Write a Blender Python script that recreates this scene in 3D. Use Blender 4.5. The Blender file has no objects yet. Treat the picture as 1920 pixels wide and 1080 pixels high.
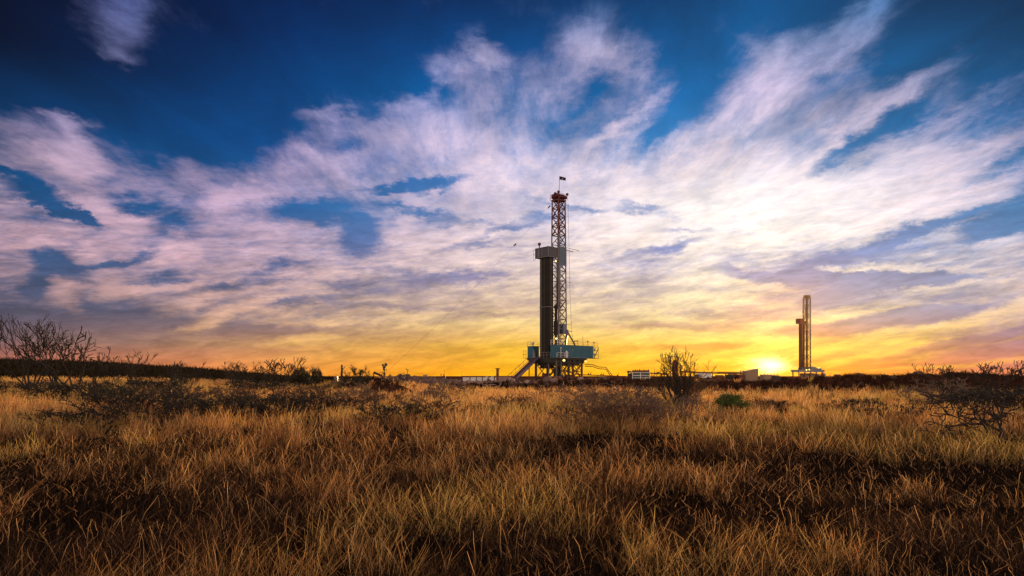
import bpy, math, random
import numpy as np
from mathutils import Vector

sc = bpy.context.scene
COL = sc.collection
F = 1251.0          # focal length in pixels of a 1920 px wide frame
UC, VH, CZ = 960.0, 705.0, 1.6

# ------------------------------------------------------------------ camera
cam = bpy.data.cameras.new("camera")
cam.sensor_width = 36.0
cam.lens = 36.0 * F / 1920.0
cam.shift_y = (VH - 540.0) / 1920.0
cam.clip_start = 0.05
cam.clip_end = 9000
camo = bpy.data.objects.new("camera", cam)
camo.location = (0, 0, CZ)
camo.rotation_euler = (math.radians(90), 0, 0)
COL.objects.link(camo)
sc.camera = camo

SUN_AZ = math.atan((1446 - UC) / F)      # to the right of +Y
SUN_EL = math.radians(4.5)

# ------------------------------------------------------------------ world
def lin(c):
    c = c / 255.0
    return c / 12.92 if c <= 0.04045 else ((c + 0.055) / 1.055) ** 2.4

CLEAR = {  # colour of the sky between the clouds, (sample azimuth columns)
 0:   [(2,6,34),(0,22,68),(0,48,102),(0,68,120),(0,34,68)],
 100: [(3,14,48),(0,44,98),(0,76,142),(0,98,162),(0,68,114)],
 200: [(2,44,86),(0,58,116),(2,100,166),(2,104,170),(0,84,140)],
 300: [(12,70,122),(4,76,144),(48,122,192),(60,134,194),(32,116,176)],
 400: [(22,80,130),(34,96,156),(100,132,188),(128,146,198),(40,118,172)],
 500: [(66,84,126),(84,98,146),(140,138,182),(142,148,192),(146,150,196)],
 600: [(84,80,100),(116,106,126),(196,158,134),(190,166,156),(158,146,172)],
 650: [(124,94,98),(184,130,98),(236,168,62),(230,158,70),(160,108,116)],
 700: [(210,116,86),(242,142,70),(255,170,10),(255,148,8),(220,124,98)]}
CLOUD = {
 0:   [(96,98,154),(86,108,170),(84,134,198),(90,138,196),(36,92,148)],
 100: [(140,134,178),(110,128,188),(190,180,218),(208,192,222),(104,132,186)],
 200: [(156,142,180),(150,148,200),(208,194,228),(222,202,230),(168,166,206)],
 300: [(224,188,202),(194,168,206),(242,218,230),(252,232,236),(222,198,220)],
 400: [(214,172,188),(214,180,208),(250,228,234),(255,252,244),(252,234,240)],
 500: [(206,162,166),(222,182,192),(254,226,210),(255,242,226),(248,226,232)],
 600: [(158,126,130),(226,176,146),(252,218,150),(255,236,168),(246,204,160)],
 650: [(160,116,112),(238,180,102),(254,202,62),(255,222,96),(252,188,80)],
 700: [(222,124,92),(252,156,72),(255,190,16),(255,206,36),(242,142,92)]}
COV = """
0 0 1 4 4 2 1 0 0 0 1 1 1 1 1 0 1 2 3 2 1 1 1 0 0 0 1 2 3 1 0 0 0
0 0 2 5 6 2 1 0 0 1 1 1 1 1 2 3 1 3 4 3 1 1 0 0 1 1 3 7 3 1 1 0 0
0 0 2 4 5 1 1 1 0 1 1 1 1 1 3 6 3 5 6 5 3 2 1 1 4 6 8 4 1 1 2 1 1
1 1 1 3 2 1 1 1 1 1 1 1 2 4 5 5 5 6 5 5 6 4 2 6 8 6 2 1 2 6 3 1 1
2 4 3 2 3 1 1 1 2 2 5 3 3 6 6 7 6 5 4 5 3 3 4 7 7 6 5 6 7 3 2 3 4
3 4 5 3 2 1 1 2 3 6 6 5 6 7 7 7 6 6 5 5 5 5 6 7 7 6 7 5 2 5 6 6 4
4 5 8 5 3 3 4 5 7 8 7 6 6 7 8 8 8 7 7 6 7 8 8 7 6 5 2 4 6 7 7 5 6
3 3 4 5 4 5 7 7 7 6 5 5 4 5 6 7 8 8 7 9 9 9 9 9 8 8 7 8 8 8 7 7 6
5 4 3 5 6 5 3 7 8 5 3 3 4 7 7 8 6 7 8 9 8 7 9 9 9 9 9 9 9 8 7 4 0
6 5 4 5 6 4 6 7 7 6 5 3 6 8 8 8 8 7 8 8 7 5 7 8 9 9 9 8 6 5 6 7 6
5 5 3 6 7 6 5 6 6 6 7 7 7 6 7 7 8 8 8 6 5 7 8 4 2 1 2 3 4 5 6 7 7
4 4 5 6 4 6 7 6 6 7 7 7 6 5 6 7 7 8 8 7 7 8 8 8 7 5 2 1 3 6 7 7 6
3 3 3 4 3 5 5 4 6 7 6 5 6 7 6 6 7 7 7 6 7 8 6 5 3 5 3 1 1 1 2 5 7
3 3 3 3 3 3 4 4 4 5 6 5 5 5 6 6 7 7 8 7 8 7 5 6 9 8 7 8 8 7 5 3 3
2 2 3 3 4 4 4 5 5 5 5 5 5 5 5 6 6 6 6 6 6 6 6 7 9 7 5 4 4 4 4 4 4
"""
COV = np.array([[float(t) / 9 for t in r.split()] for r in COV.strip().splitlines()])

def grid_lookup(rows_v, cols_u, table, u, v):
    """bilinear read of a coarse table authored on picture-sized columns and rows"""
    rows_v = list(rows_v); cols_u = list(cols_u)
    u = min(max(u, cols_u[0]), cols_u[-1]); v = min(max(v, rows_v[0]), rows_v[-1])
    j = max(k for k in range(len(cols_u)) if cols_u[k] <= u); j = min(j, len(cols_u) - 2)
    i = max(k for k in range(len(rows_v)) if rows_v[k] <= v); i = min(i, len(rows_v) - 2)
    fu = (u - cols_u[j]) / (cols_u[j + 1] - cols_u[j]); fv = (v - rows_v[i]) / (rows_v[i + 1] - rows_v[i])
    g = lambda a, b: np.array(table[a][b], dtype=float)
    return (g(i, j) * (1 - fu) + g(i, j + 1) * fu) * (1 - fv) + (g(i + 1, j) * (1 - fu) + g(i + 1, j + 1) * fu) * fv

world = bpy.data.worlds.new("World")
sc.world = world
world.use_nodes = True
nt = world.node_tree
nt.nodes.clear()
L = nt.links.new

def nmath(op, a, b=None, c=None, clamp=False, tree=None):
    t = tree or nt
    n = t.nodes.new("ShaderNodeMath"); n.operation = op; n.use_clamp = clamp
    for k, s in enumerate((a, b, c)):
        if s is None: continue
        if isinstance(s, (int, float)): n.inputs[k].default_value = s
        else: t.links.new(s, n.inputs[k])
    return n.outputs[0]

def nmix(fac, a, b, blend='MIX', tree=None):
    t = tree or nt
    n = t.nodes.new("ShaderNodeMix"); n.data_type = 'RGBA'; n.blend_type = blend
    for s, k in ((fac, 0), (a, 6), (b, 7)):
        if isinstance(s, (int, float)): n.inputs[k].default_value = s
        elif isinstance(s, tuple): n.inputs[k].default_value = s
        else: t.links.new(s, n.inputs[k])
    return n.outputs[2]

def nrange(x, a, b, c=0.0, d=1.0, kind='LINEAR', tree=None):
    t = tree or nt
    n = t.nodes.new("ShaderNodeMapRange"); n.interpolation_type = kind; n.clamp = True
    t.links.new(x, n.inputs[0])
    for k, s in zip((1, 2, 3, 4), (a, b, c, d)): n.inputs[k].default_value = s
    return n.outputs[0]

def ncomb(x, y, z=0.0, tree=None):
    t = tree or nt
    n = t.nodes.new("ShaderNodeCombineXYZ")
    for k, s in enumerate((x, y, z)):
        if isinstance(s, (int, float)): n.inputs[k].default_value = s
        else: t.links.new(s, n.inputs[k])
    return n.outputs[0]

def nnoise(vec, scale, detail=6, rough=0.55, dist=0.0, tree=None):
    t = tree or nt
    n = t.nodes.new("ShaderNodeTexNoise"); n.noise_dimensions = '3D'
    t.links.new(vec, n.inputs['Vector'])
    n.inputs['Scale'].default_value = scale; n.inputs['Detail'].default_value = detail
    n.inputs['Roughness'].default_value = rough; n.inputs['Distortion'].default_value = dist
    return n

tc = nt.nodes.new("ShaderNodeTexCoord")
sep = nt.nodes.new("ShaderNodeSeparateXYZ"); L(tc.outputs['Generated'], sep.inputs[0])
X, Y, Z = sep.outputs
AZ = nmath('ARCTAN2', X, Y)
HYP = nmath('SQRT', nmath('ADD', nmath('MULTIPLY', X, X), nmath('MULTIPLY', Y, Y)))
EL = nmath('DIVIDE', Z, nmath('MAXIMUM', HYP, 0.02))          # tangent of the elevation
# cirrus sheet: direction carried onto a flat layer overhead
ZP = nmath('ADD', nmath('MAXIMUM', Z, 0.0), 0.10)
PX = nmath('DIVIDE', X, ZP); PY = nmath('DIVIDE', Y, ZP)
sheet = ncomb(nmath('MULTIPLY', PX, 1.0), nmath('MULTIPLY', PY, 0.40), 3.1)
horiz = ncomb(nmath('MULTIPLY', AZ, 4.2), nmath('ADD', nmath('MULTIPLY', EL, 17.0), nmath('MULTIPLY', AZ, -1.6)), 7.7)
warp_a = nnoise(ncomb(nmath('MULTIPLY', AZ, 9.0), nmath('MULTIPLY', EL, 17.0), 1.0), 1.0, 7, 0.68)
wsep = nt.nodes.new("ShaderNodeSeparateXYZ"); L(warp_a.outputs['Color'], wsep.inputs[0])
AZW = nmath('ADD', AZ, nmath('MULTIPLY', nmath('SUBTRACT', wsep.outputs[0], 0.5), 0.075))
ELW = nmath('ADD', EL, nmath('MULTIPLY', nmath('MULTIPLY', nmath('SUBTRACT', wsep.outputs[1], 0.5), 0.085), nrange(EL, 0.0, 0.2, 0.15, 1.0)))

A0, A1 = -0.66, 0.66
def ramp_rows(vs, cols_u, table, az, el, grey=False, stops=29, srgb=True):
    pos = nrange(az, A0, A1, 0.0, 1.0)
    rows_v = list(vs)
    order = sorted(range(len(rows_v)), key=lambda k: -rows_v[k])       # from the horizon upwards
    out = None; prev = None
    for k in order:
        el_k = (VH - rows_v[k]) / F
        r = nt.nodes.new("ShaderNodeValToRGB"); L(pos, r.inputs[0])
        cr = r.color_ramp; cr.interpolation = 'EASE' if grey else 'LINEAR'
        for s in range(stops):
            t = s / (stops - 1)
            a = A0 + (A1 - A0) * t
            u = UC + F * math.tan(a); v = VH - F * el_k / math.cos(a)
            c = grid_lookup(rows_v, cols_u, table, u, v)
            if grey: c = np.array([float(c)] * 3)
            elif srgb: c = np.array([lin(q) for q in c])
            e = cr.elements[0] if s == 0 else (cr.elements[-1] if s == stops - 1 else cr.elements.new(t))
            if s == 0: e.position = 0.0
            if s == stops - 1: e.position = 1.0
            e.color = (c[0], c[1], c[2], 1)
        if out is None: out = r.outputs[0]
        else: out = nmix(nrange(el, prev, el_k), out, r.outputs[0])
        prev = el_k
    return out

cu5 = [0, 480, 960, 1440, 1920]
vs9 = sorted(CLEAR)
clear = ramp_rows(vs9, cu5, [CLEAR[v] for v in vs9], AZ, EL, stops=13)
cloud = ramp_rows(vs9, cu5, [CLOUD[v] for v in vs9], AZ, EL, stops=13)
cov = ramp_rows([50 * k for k in range(15)], [60 * k for k in range(33)], COV, AZW, ELW, grey=True, stops=32)

# single streaks, wisps (+) and gaps (-) of the cirrus: centre, half length, half width, slope, strength
STROKES = [
 (330,225,150,60,0,-.26),(220,170,110,60,-30,-.06),(50,110,90,80,0,-.2),(330,290,200,50,12,-.06),(260,470,320,110,8,.12),(120,250,120,60,-20,.08),(1000,200,120,90,0,-.14),(840,150,70,10,-20,.22),(745,205,60,10,20,.22),(250,130,50,14,-60,.22),(180,215,50,8,10,.25),(300,200,60,8,-20,.18),(1450,395,260,55,4,.35),(1350,350,200,40,0,.25),(620,120,150,60,0,-.3),
 (1590,62,95,22,33,.55),(1500,118,90,38,20,.35),(1640,20,50,12,40,.35),(1715,165,75,17,36,.55),(1620,228,80,24,36,.42),(1560,272,70,10,36,.2),
 (1800,212,100,11,16,.38),(1750,262,120,12,14,.32),(1880,268,70,10,16,.35),(1400,85,50,10,-50,.25),
 (905,85,45,16,-42,.55),(925,105,30,16,-30,.3),(1085,72,45,26,5,.38),(1140,95,60,32,-35,.28),(1165,238,85,9,33,.42),(1090,268,50,14,10,.3),
 (1170,35,60,20,-45,.16),(860,130,60,16,-10,.3),(780,185,60,22,-25,.25),
 (225,45,60,38,-55,.42),(255,38,26,22,0,.3),(235,108,34,12,5,.3),(103,212,28,14,-10,.5),(140,285,46,24,-38,.6),(255,190,26,12,0,.25),(20,330,40,10,-8,.45),
 (600,208,60,9,8,.38),(560,285,80,28,12,.3),(470,355,60,14,12,.3),(700,235,40,16,-20,.25),(820,250,70,22,10,.2),(390,385,50,10,20,.3),(200,395,60,12,-12,.35),
 (330,480,35,14,20,.35),(100,455,50,24,0,.3),(160,535,60,22,-5,.35),(140,575,40,24,-50,.3),(230,550,34,18,10,.35),(360,575,50,10,20,.35),(440,590,70,8,20,.45),(360,617,50,6,12,.4),
 (290,545,60,7,10,.25),(540,640,70,6,5,.3),(620,605,80,6,4,.3),(760,588,110,6,2,.3),(900,610,110,6,2,.3),
 (1590,505,150,5,-5,.55),(1570,590,90,5,8,.55),(1600,572,110,5,6,.35),(1450,535,110,8,-6,.3),(1370,565,90,8,-4,.3),(1500,600,80,4,3,.3),(1740,540,120,4,4,.35),(1700,575,100,4,3,.35),
 (1330,632,100,8,0,.45),(1200,630,120,7,0,.35),(1400,662,90,7,12,.45),(1180,668,120,5,0,.35),
 (1640,668,120,6,12,.6),(1600,640,80,8,20,.5),(1760,612,140,12,14,.5),(1850,585,90,8,16,.5),(1700,690,120,3,3,.45),(1850,678,100,4,8,.5),(1790,640,90,4,12,.35),
 (1600,268,75,13,34,-.45),(1850,228,70,14,14,-.35),(1700,210,60,16,35,-.3),(1890,310,60,10,14,-.35),(1700,95,60,40,30,-.35),
 (1895,412,60,15,14,-.9),(1470,510,85,11,-2,-.6),(1620,528,130,11,-3,-.6),(1560,520,140,8,-4,-.3),(1660,455,170,10,16,-.42),(1750,430,90,8,20,-.25),
 (1240,472,75,7,8,-.5),(1290,455,45,7,10,-.35),(1180,500,50,6,5,-.2),(1300,432,55,5,-4,-.4),(1400,435,40,5,-3,-.3),(1215,388,55,8,-20,-.45),(1120,382,85,6,-4,-.42),(1260,408,60,5,-5,-.2),
 (1500,382,60,4,15,-.2),(800,348,55,8,6,-.6),(720,352,50,5,5,-.3),(560,392,85,20,5,-.45),(675,432,28,24,20,-.55),(790,395,60,6,-8,-.45),(880,418,70,6,-3,-.3),(965,432,60,5,14,-.4),(880,465,70,5,5,-.3),
 (800,520,110,9,3,-.3),(900,520,60,7,0,-.3),(660,540,50,8,0,-.35),(1010,410,50,5,12,-.35),(740,575,100,5,0,-.25),(950,590,80,4,0,-.3),
 (55,345,70,14,-28,-.6),(120,398,60,7,-15,-.75),(175,418,26,8,-30,-.4),(260,385,45,12,10,-.5),(330,410,50,14,40,-.4),(215,488,50,6,14,-.5),(105,478,26,16,30,-.55),(120,505,40,12,-20,-.4),
 (68,532,26,16,45,-.55),(170,575,24,34,15,-.4),(300,530,60,8,10,-.35),(440,540,70,7,14,-.35),(520,500,60,7,18,-.3),(300,610,60,18,5,-.4),(80,600,90,22,0,-.3),(560,570,80,6,8,-.35),(520,620,100,8,0,-.35),
 (1700,600,170,10,6,-.55),(1560,612,90,8,5,-.3),(1740,652,150,6,12,-.6),(1860,655,80,7,14,-.5),(1640,690,110,4,4,-.45),(1800,690,120,3,4,-.4),(1560,668,60,5,12,-.25),(1830,628,90,4,14,-.4),
 (1300,610,70,7,0,-.4),(1200,612,60,5,0,-.3),(1350,648,60,6,0,-.4),(1240,650,70,4,0,-.35),(1100,560,70,5,0,-.25),(1320,586,80,4,0,-.3),
 (1135,160,50,16,0,-.3),(1210,265,60,12,30,-.35),(1080,200,40,12,20,-.2),(1300,150,50,50,0,-.35),(870,60,200,30,-5,-.2),(1240,60,60,40,0,-.2),(760,150,90,30,-10,-.25),(640,265,50,18,10,-.3),(480,240,120,60,0,-.3),
]
covpos = ncomb(AZW, ELW, 0.0)
for (u_, v_, ln_, wd_, an_, am_) in STROKES:
    a_ = math.atan((u_ - UC) / F); ca = math.cos(a_)
    mp = nt.nodes.new("ShaderNodeMapping"); mp.vector_type = 'TEXTURE'; L(covpos, mp.inputs[0])
    mp.inputs['Location'].default_value = (a_, (VH - v_) / F * ca, 0)
    mp.inputs['Rotation'].default_value = (0, 0, math.radians(an_))
    mp.inputs['Scale'].default_value = (ln_ * 1.7 * ca / F, wd_ * 1.9 * ca / F, 1)
    gr = nt.nodes.new("ShaderNodeTexGradient"); gr.gradient_type = 'SPHERICAL'; L(mp.outputs[0], gr.inputs[0])
    cov = nmath('MULTIPLY_ADD', gr.outputs[1], am_ * (1.3 if am_ < 0 or v_ > 330 else 0.95), cov)


n_sheet = nnoise(sheet, 2.6, 9, 0.66, 0.30).outputs['Fac']
n_fine = nnoise(sheet, 9.0, 8, 0.66, 0.3).outputs['Fac']
n_hor = nmath('ADD', nmath('MULTIPLY', nnoise(horiz, 2.0, 9, 0.66, 0.3).outputs['Fac'], 0.62), nmath('MULTIPLY', nnoise(horiz, 7.5, 8, 0.64, 0.4).outputs['Fac'], 0.38))
upper = nrange(EL, 0.14, 0.34, 0.0, 1.0, 'SMOOTHSTEP')
N = nmath('ADD', nmath('MULTIPLY', nmath('ADD', nmath('MULTIPLY', n_sheet, 0.58), nmath('MULTIPLY', n_fine, 0.42)), upper),
          nmath('MULTIPLY', n_hor, nmath('SUBTRACT', 1.0, upper)))
amp = nrange(EL, 0.0, 0.07, 1.2, 2.15)
cov = nmath('SUBTRACT', cov, nrange(EL, 0.10, 0.30, 0.12, 0.02))
D = nmath('ADD', cov, nmath('MULTIPLY', nmath('SUBTRACT', N, 0.5), amp))
T = nrange(D, 0.10, 1.06, 0.0, 1.0, 'SMOOTHSTEP')
def nblend(a, b_, f): return nmath('ADD', nmath('MULTIPLY', a, nmath('SUBTRACT', 1.0, f)), nmath('MULTIPLY', b_, f))
vein = nblend(nnoise(horiz, 5.5, 9, 0.68, 0.6).outputs['Fac'], nnoise(sheet, 5.5, 10, 0.70, 0.6).outputs['Fac'], nmath('MULTIPLY', upper, 0.85))
vlow = nrange(EL, 0.20, 0.42, 0.80, 0.52)
veil = nmath('ADD', vlow, nmath('MULTIPLY', nmath('SUBTRACT', 1.02, vlow), nrange(vein, 0.40, 0.58, 0.0, 1.0)))
T = nmath('MULTIPLY', T, veil)
skyc = nmix(T, clear, cloud)
# denser cloud bodies a little greyer, thin edges a little lighter
shade = nrange(nblend(nnoise(horiz, 4.6, 9, 0.66, 0.5).outputs['Fac'], nnoise(sheet, 3.4, 10, 0.68, 0.5).outputs['Fac'], upper), 0.34, 0.66, 0.80, 1.24)
bc = nt.nodes.new("ShaderNodeVectorMath"); bc.operation = 'SCALE'; L(skyc, bc.inputs[0]); L(shade, bc.inputs['Scale'])
# sunlit cream coloured cloud high over the sun
mp = nt.nodes.new("ShaderNodeMapping"); mp.vector_type = 'TEXTURE'; L(covpos, mp.inputs[0])
mp.inputs['Location'].default_value = (0.34, 0.235, 0); mp.inputs['Rotation'].default_value = (0, 0, 0.12); mp.inputs['Scale'].default_value = (0.36, 0.11, 1)
gr = nt.nodes.new("ShaderNodeTexGradient"); gr.gradient_type = 'SPHERICAL'; L(mp.outputs[0], gr.inputs[0])
bc2 = nt.nodes.new("ShaderNodeVectorMath"); bc2.operation = 'SCALE'; L(bc.outputs[0], bc2.inputs[0]); L(nmath('MULTIPLY_ADD', gr.outputs[1], 0.17, 1.0), bc2.inputs['Scale'])
front = bc2.outputs[0]
# the low sun burning through the cloud
da = nmath('DIVIDE', nmath('SUBTRACT', AZ, SUN_AZ), 0.024)
de = nmath('DIVIDE', nmath('SUBTRACT', EL, 0.0150), 0.0110)
r2 = nmath('ADD', nmath('MULTIPLY', da, da), nmath('MULTIPLY', de, de))
core = nmath('EXPONENT', nmath('MULTIPLY', nmath('MULTIPLY', r2, -1.0), nrange(n_hor, 0.38, 0.62, 3.2, 0.6)))
da2 = nmath('DIVIDE', nmath('SUBTRACT', AZ, SUN_AZ), 0.12)
de2 = nmath('DIVIDE', EL, 0.042)
halo = nmath('EXPONENT', nmath('MULTIPLY', nmath('ADD', nmath('MULTIPLY', da2, da2), nmath('MULTIPLY', de2, de2)), -1.0))
halo = nmath('MULTIPLY', halo, nrange(n_hor, 0.35, 0.68, 0.1, .75))
def scaled(col, fac):
    n = nt.nodes.new("ShaderNodeVectorMath"); n.operation = 'SCALE'
    n.inputs[0].default_value = col; L(fac, n.inputs['Scale']); return n.outputs[0]
def vadd(a, b):
    n = nt.nodes.new("ShaderNodeVectorMath"); n.operation = 'ADD'; L(a, n.inputs[0]); L(b, n.inputs[1]); return n.outputs[0]
front = vadd(front, vadd(scaled((3.0, 2.3, 1.0), core), scaled((0.16, 0.08, 0.0), halo)))
# unseen eastern sky behind the viewer: afterglow over blue, brightened as front fill
er = nt.nodes.new("ShaderNodeValToRGB"); L(nrange(EL, -0.05, 1.6), er.inputs[0])
er.color_ramp.elements[0].color = (2.3, 1.5, 0.90, 1); er.color_ramp.elements[1].color = (0.04, 0.10, 0.26, 1)
e = er.color_ramp.elements.new(0.25); e.color = (1.6, 1.12, 0.78, 1)
e = er.color_ramp.elements.new(0.55); e.color = (0.36, 0.36, 0.48, 1)
back = nrange(Y, 0.55, -0.25, 0.0, 1.0, 'SMOOTHSTEP')
allsky = nmix(back, front, er.outputs[0])
high = nrange(EL, 0.62, 1.5, 0.0, 1.0, 'SMOOTHSTEP')
allsky = nmix(high, allsky, (0.02, 0.08, 0.24, 1))
allsky = nmix(nrange(EL, -0.002, -0.03), allsky, (0.10, 0.06, 0.04, 1))
nish = nt.nodes.new("ShaderNodeTexSky"); nish.sky_type = 'NISHITA'; nish.sun_disc = False
nish.sun_elevation = SUN_EL; nish.sun_rotation = SUN_AZ
bg1 = nt.nodes.new("ShaderNodeBackground"); L(allsky, bg1.inputs[0]); bg1.inputs[1].default_value = 0.95
bg2 = nt.nodes.new("ShaderNodeBackground"); L(nish.outputs[0], bg2.inputs[0]); bg2.inputs[1].default_value = 0.004
addn = nt.nodes.new("ShaderNodeAddShader"); L(bg1.outputs[0], addn.inputs[0]); L(bg2.outputs[0], addn.inputs[1])
wo = nt.nodes.new("ShaderNodeOutputWorld"); L(addn.outputs[0], wo.inputs[0])
world.cycles.sampling_method = 'MANUAL'
world.cycles.sample_map_resolution = 512

# ------------------------------------------------------------------ sun, exposure
sun = bpy.data.lights.new("sun", 'SUN'); sun.energy = 5.0; sun.angle = math.radians(0.6); sun.color = (1.0, 0.62, 0.28)
suno = bpy.data.objects.new("sun", sun); COL.objects.link(suno)
sd = Vector((math.sin(SUN_AZ) * math.cos(SUN_EL), math.cos(SUN_AZ) * math.cos(SUN_EL), math.sin(SUN_EL)))
suno.rotation_euler = sd.to_track_quat('Z', 'Y').to_euler()
suno.location = (0, 0, 80)
sc.view_settings.view_transform = 'Standard'
sc.view_settings.look = 'None'
sc.view_settings.exposure = 0.0
sc.view_settings.gamma = 1.0
sc.cycles.max_bounces = 4
sc.cycles.diffuse_bounces = 1
sc.cycles.transmission_bounces = 3
sc.cycles.transparent_max_bounces = 4
sc.cycles.caustics_reflective = False
sc.cycles.caustics_refractive = False

# ------------------------------------------------------------------ numpy noise
def _h(ix, iy, s):
    n = (ix.astype(np.int64) * 374761393 + iy.astype(np.int64) * 668265263 + s * 1442695041) & 0xffffffff
    n = ((n ^ (n >> 13)) * 1274126177) & 0xffffffff
    n = n ^ (n >> 16)
    return (n & 0xffffff) / float(0xffffff)
def vn(x, y, s=0):
    x = np.asarray(x, float); y = np.asarray(y, float)
    ix = np.floor(x); iy = np.floor(y); fx = x - ix; fy = y - iy
    fx = fx * fx * (3 - 2 * fx); fy = fy * fy * (3 - 2 * fy)
    a = _h(ix, iy, s); b = _h(ix + 1, iy, s); c = _h(ix, iy + 1, s); d = _h(ix + 1, iy + 1, s)
    return (a * (1 - fx) + b * fx) * (1 - fy) + (c * (1 - fx) + d * fx) * fy
def fbm(x, y, s=0, o=4):
    t = 0.0; a = 0.5; n = 0.0
    for k in range(o):
        t = t + a * vn(x * 2 ** k, y * 2 ** k, s + k * 17); n += a; a *= 0.55
    return t / n
def sst(x, a, b):
    t = np.clip((x - a) / (b - a), 0, 1); return t * t * (3 - 2 * t)

# ------------------------------------------------------------------ terrain
def pix(x, y):
    return np.clip(UC + F * x / np.maximum(y, 3.0), -500, 2400)
def berm_y(u): return np.interp(u, [600, 900, 1250, 1920], [84, 78, 68, 62])
def ground(x, y):
    """height and zone weights (berm dirt, pale caliche) at world x, y"""
    x = np.asarray(x, float); y = np.asarray(y, float)
    u = pix(x, y)
    fr = sst(y, 8, 24)
    n6 = fbm(x / 7, y / 7, 3) - 0.5; n1 = fbm(x / 1.3, y / 1.3, 9) - 0.5
    z = 0.34 * n6 + 0.10 * n1
    # rise on the left, ending in a long low ridge
    lw = sst(u, 640, 240)
    vr = np.interp(u, [-500, 0, 120, 200, 330, 430, 560, 640, 2400], [674, 681, 683, 687, 696, 702, 708, 710, 711])
    zr = CZ + (VH - vr) / F * 200
    rise = np.where(y < 200, np.interp(y, [18, 42, 60, 90, 140], [0, 0.5, 0.80, 1.0, 1.3]), 1.3)
    k = sst(y, 95, 200)
    zl = rise * (1 - k) + zr * k
    zc = np.interp(y, [18, 60, 90, 130, 5000], [0, 0.0, 0.12, 0.22, 0.1])
    lw2 = sst(u, 700, 430) if False else np.maximum(lw, sst(u, 700, 330) * sst(y, 110, 170))
    z = z + fr * (zl * lw2 + zc * (1 - lw2))
    # bulldozed dirt bank in front of the well pad
    by = berm_y(u)
    vc = np.interp(u, [600, 880, 960, 1050, 1130, 1200, 1300, 1480, 1530, 1580, 1660, 1760, 1860, 1920, 2400],
                   [724, 719, 716, 713, 710, 712, 714, 712, 709, 711, 711, 708, 709, 711, 712])
    hb = (CZ - (vc - VH) / F * by) - 0.1
    d = y - by
    prof = np.where(d < 0, np.exp(-(d / 5.5) ** 2), np.exp(-(d / 12.0) ** 2))
    bw = sst(u, 780, 900)
    rough = (fbm(x / 2.2, y / 2.2, 21, 5) - 0.5) + .8 * (fbm(x / 6.5, y / 6.5, 25, 2) - 0.5)
    bank = bw * prof
    z = z + bank * (hb - 0.22 + 0.34 * sst(u, 1560, 1600) + 0.8 * rough)
    def mound(u0, y0, h, rx, ry, rr=0.4):
        x0 = (u0 - UC) / F * y0
        return h * np.exp(-(((x - x0) / rx) ** 2 + ((y - y0) / ry) ** 2)) * (1 + rr * (fbm(x / 1.1, y / 1.1, 33, 4) - 0.5))
    m1 = mound(694, 74, 1.25, 4.6, 5.0)
    m2 = mound(737, 50, 0.95, 1.7, 1.8)
    m2b = mound(705, 48, 0.5, 1.4, 1.5)
    m3 = mound(785, 112, 0.95, 6, 7, .9) + mound(835, 108, .55, 4, 6, .9) + mound(745, 104, 1.1, 4, 5, .9)
    m4 = np.maximum(np.maximum(mound(1728, 94, 1.75, 3.0, 4, 1.1), mound(1672, 96, 1.4, 4.5, 5, 1.1)), np.maximum(mound(1830, 92, 1.45, 9, 5, 1.1), mound(1615, 100, 1.05, 4.5, 5, 1.0)))
    m5 = mound(1120, 128, 0.95, 5, 5, 1.1) + mound(1052, 118, .7, 3, 4, 1.1) + mound(1000, 130, .5, 6, 5, .8) + mound(1370, 112, .5, 7, 4, .5)
    m6 = mound(930, 96, .7, 5, 5, .8)
    z = z + m1 + m2 + m2b + m3 + m4 + m5 + m6
    dirt = np.clip(bank * 1.5 + m1 * .5 + m2 * 1.9 + m2b * 2.2 + sst(y, 84, 92) * sst(u, 640, 720), 0, 1)
    pale = np.clip(m3 * 1.5 + m4 * 1.6 + m5 * 1.8 + m6 * 1.6 + 0.8 * sst(y, 104, 125) * sst(u, 740, 850), 0, 1) * (1 - sst(y, 220, 330))
    pale = np.maximum(pale, 0.9 * sst(rough, 0.02, 0.16) * sst(d, -3.0, -.5) * bank * (1 - sst(u, 1130, 1240)))
    scrub = sst(y, 88, 110) * lw2
    return z, dirt, pale, scrub
def gz(x, y): return float(ground(np.array([x]), np.array([y]))[0][0])

def mesh_np(name, verts, quads, attrs=None, smooth=False):
    me = bpy.data.meshes.new(name)
    verts = np.asarray(verts, np.float32); quads = np.asarray(quads, np.int32)
    k = quads.shape[1]
    me.vertices.add(len(verts)); me.vertices.foreach_set("co", verts.ravel())
    me.loops.add(quads.size); me.loops.foreach_set("vertex_index", quads.ravel())
    me.polygons.add(len(quads))
    me.polygons.foreach_set("loop_start", np.arange(0, quads.size, k, dtype=np.int32))
    if smooth: me.polygons.foreach_set("use_smooth", np.ones(len(quads), bool))
    for nm, arr in (attrs or {}).items():
        a = me.attributes.new(nm, 'FLOAT_COLOR', 'POINT')
        arr = np.asarray(arr, np.float32)
        if arr.shape[1] == 3: arr = np.concatenate([arr, np.ones((len(arr), 1), np.float32)], 1)
        a.data.foreach_set("color", arr.ravel())
    me.update(calc_edges=True)
    return me

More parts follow.
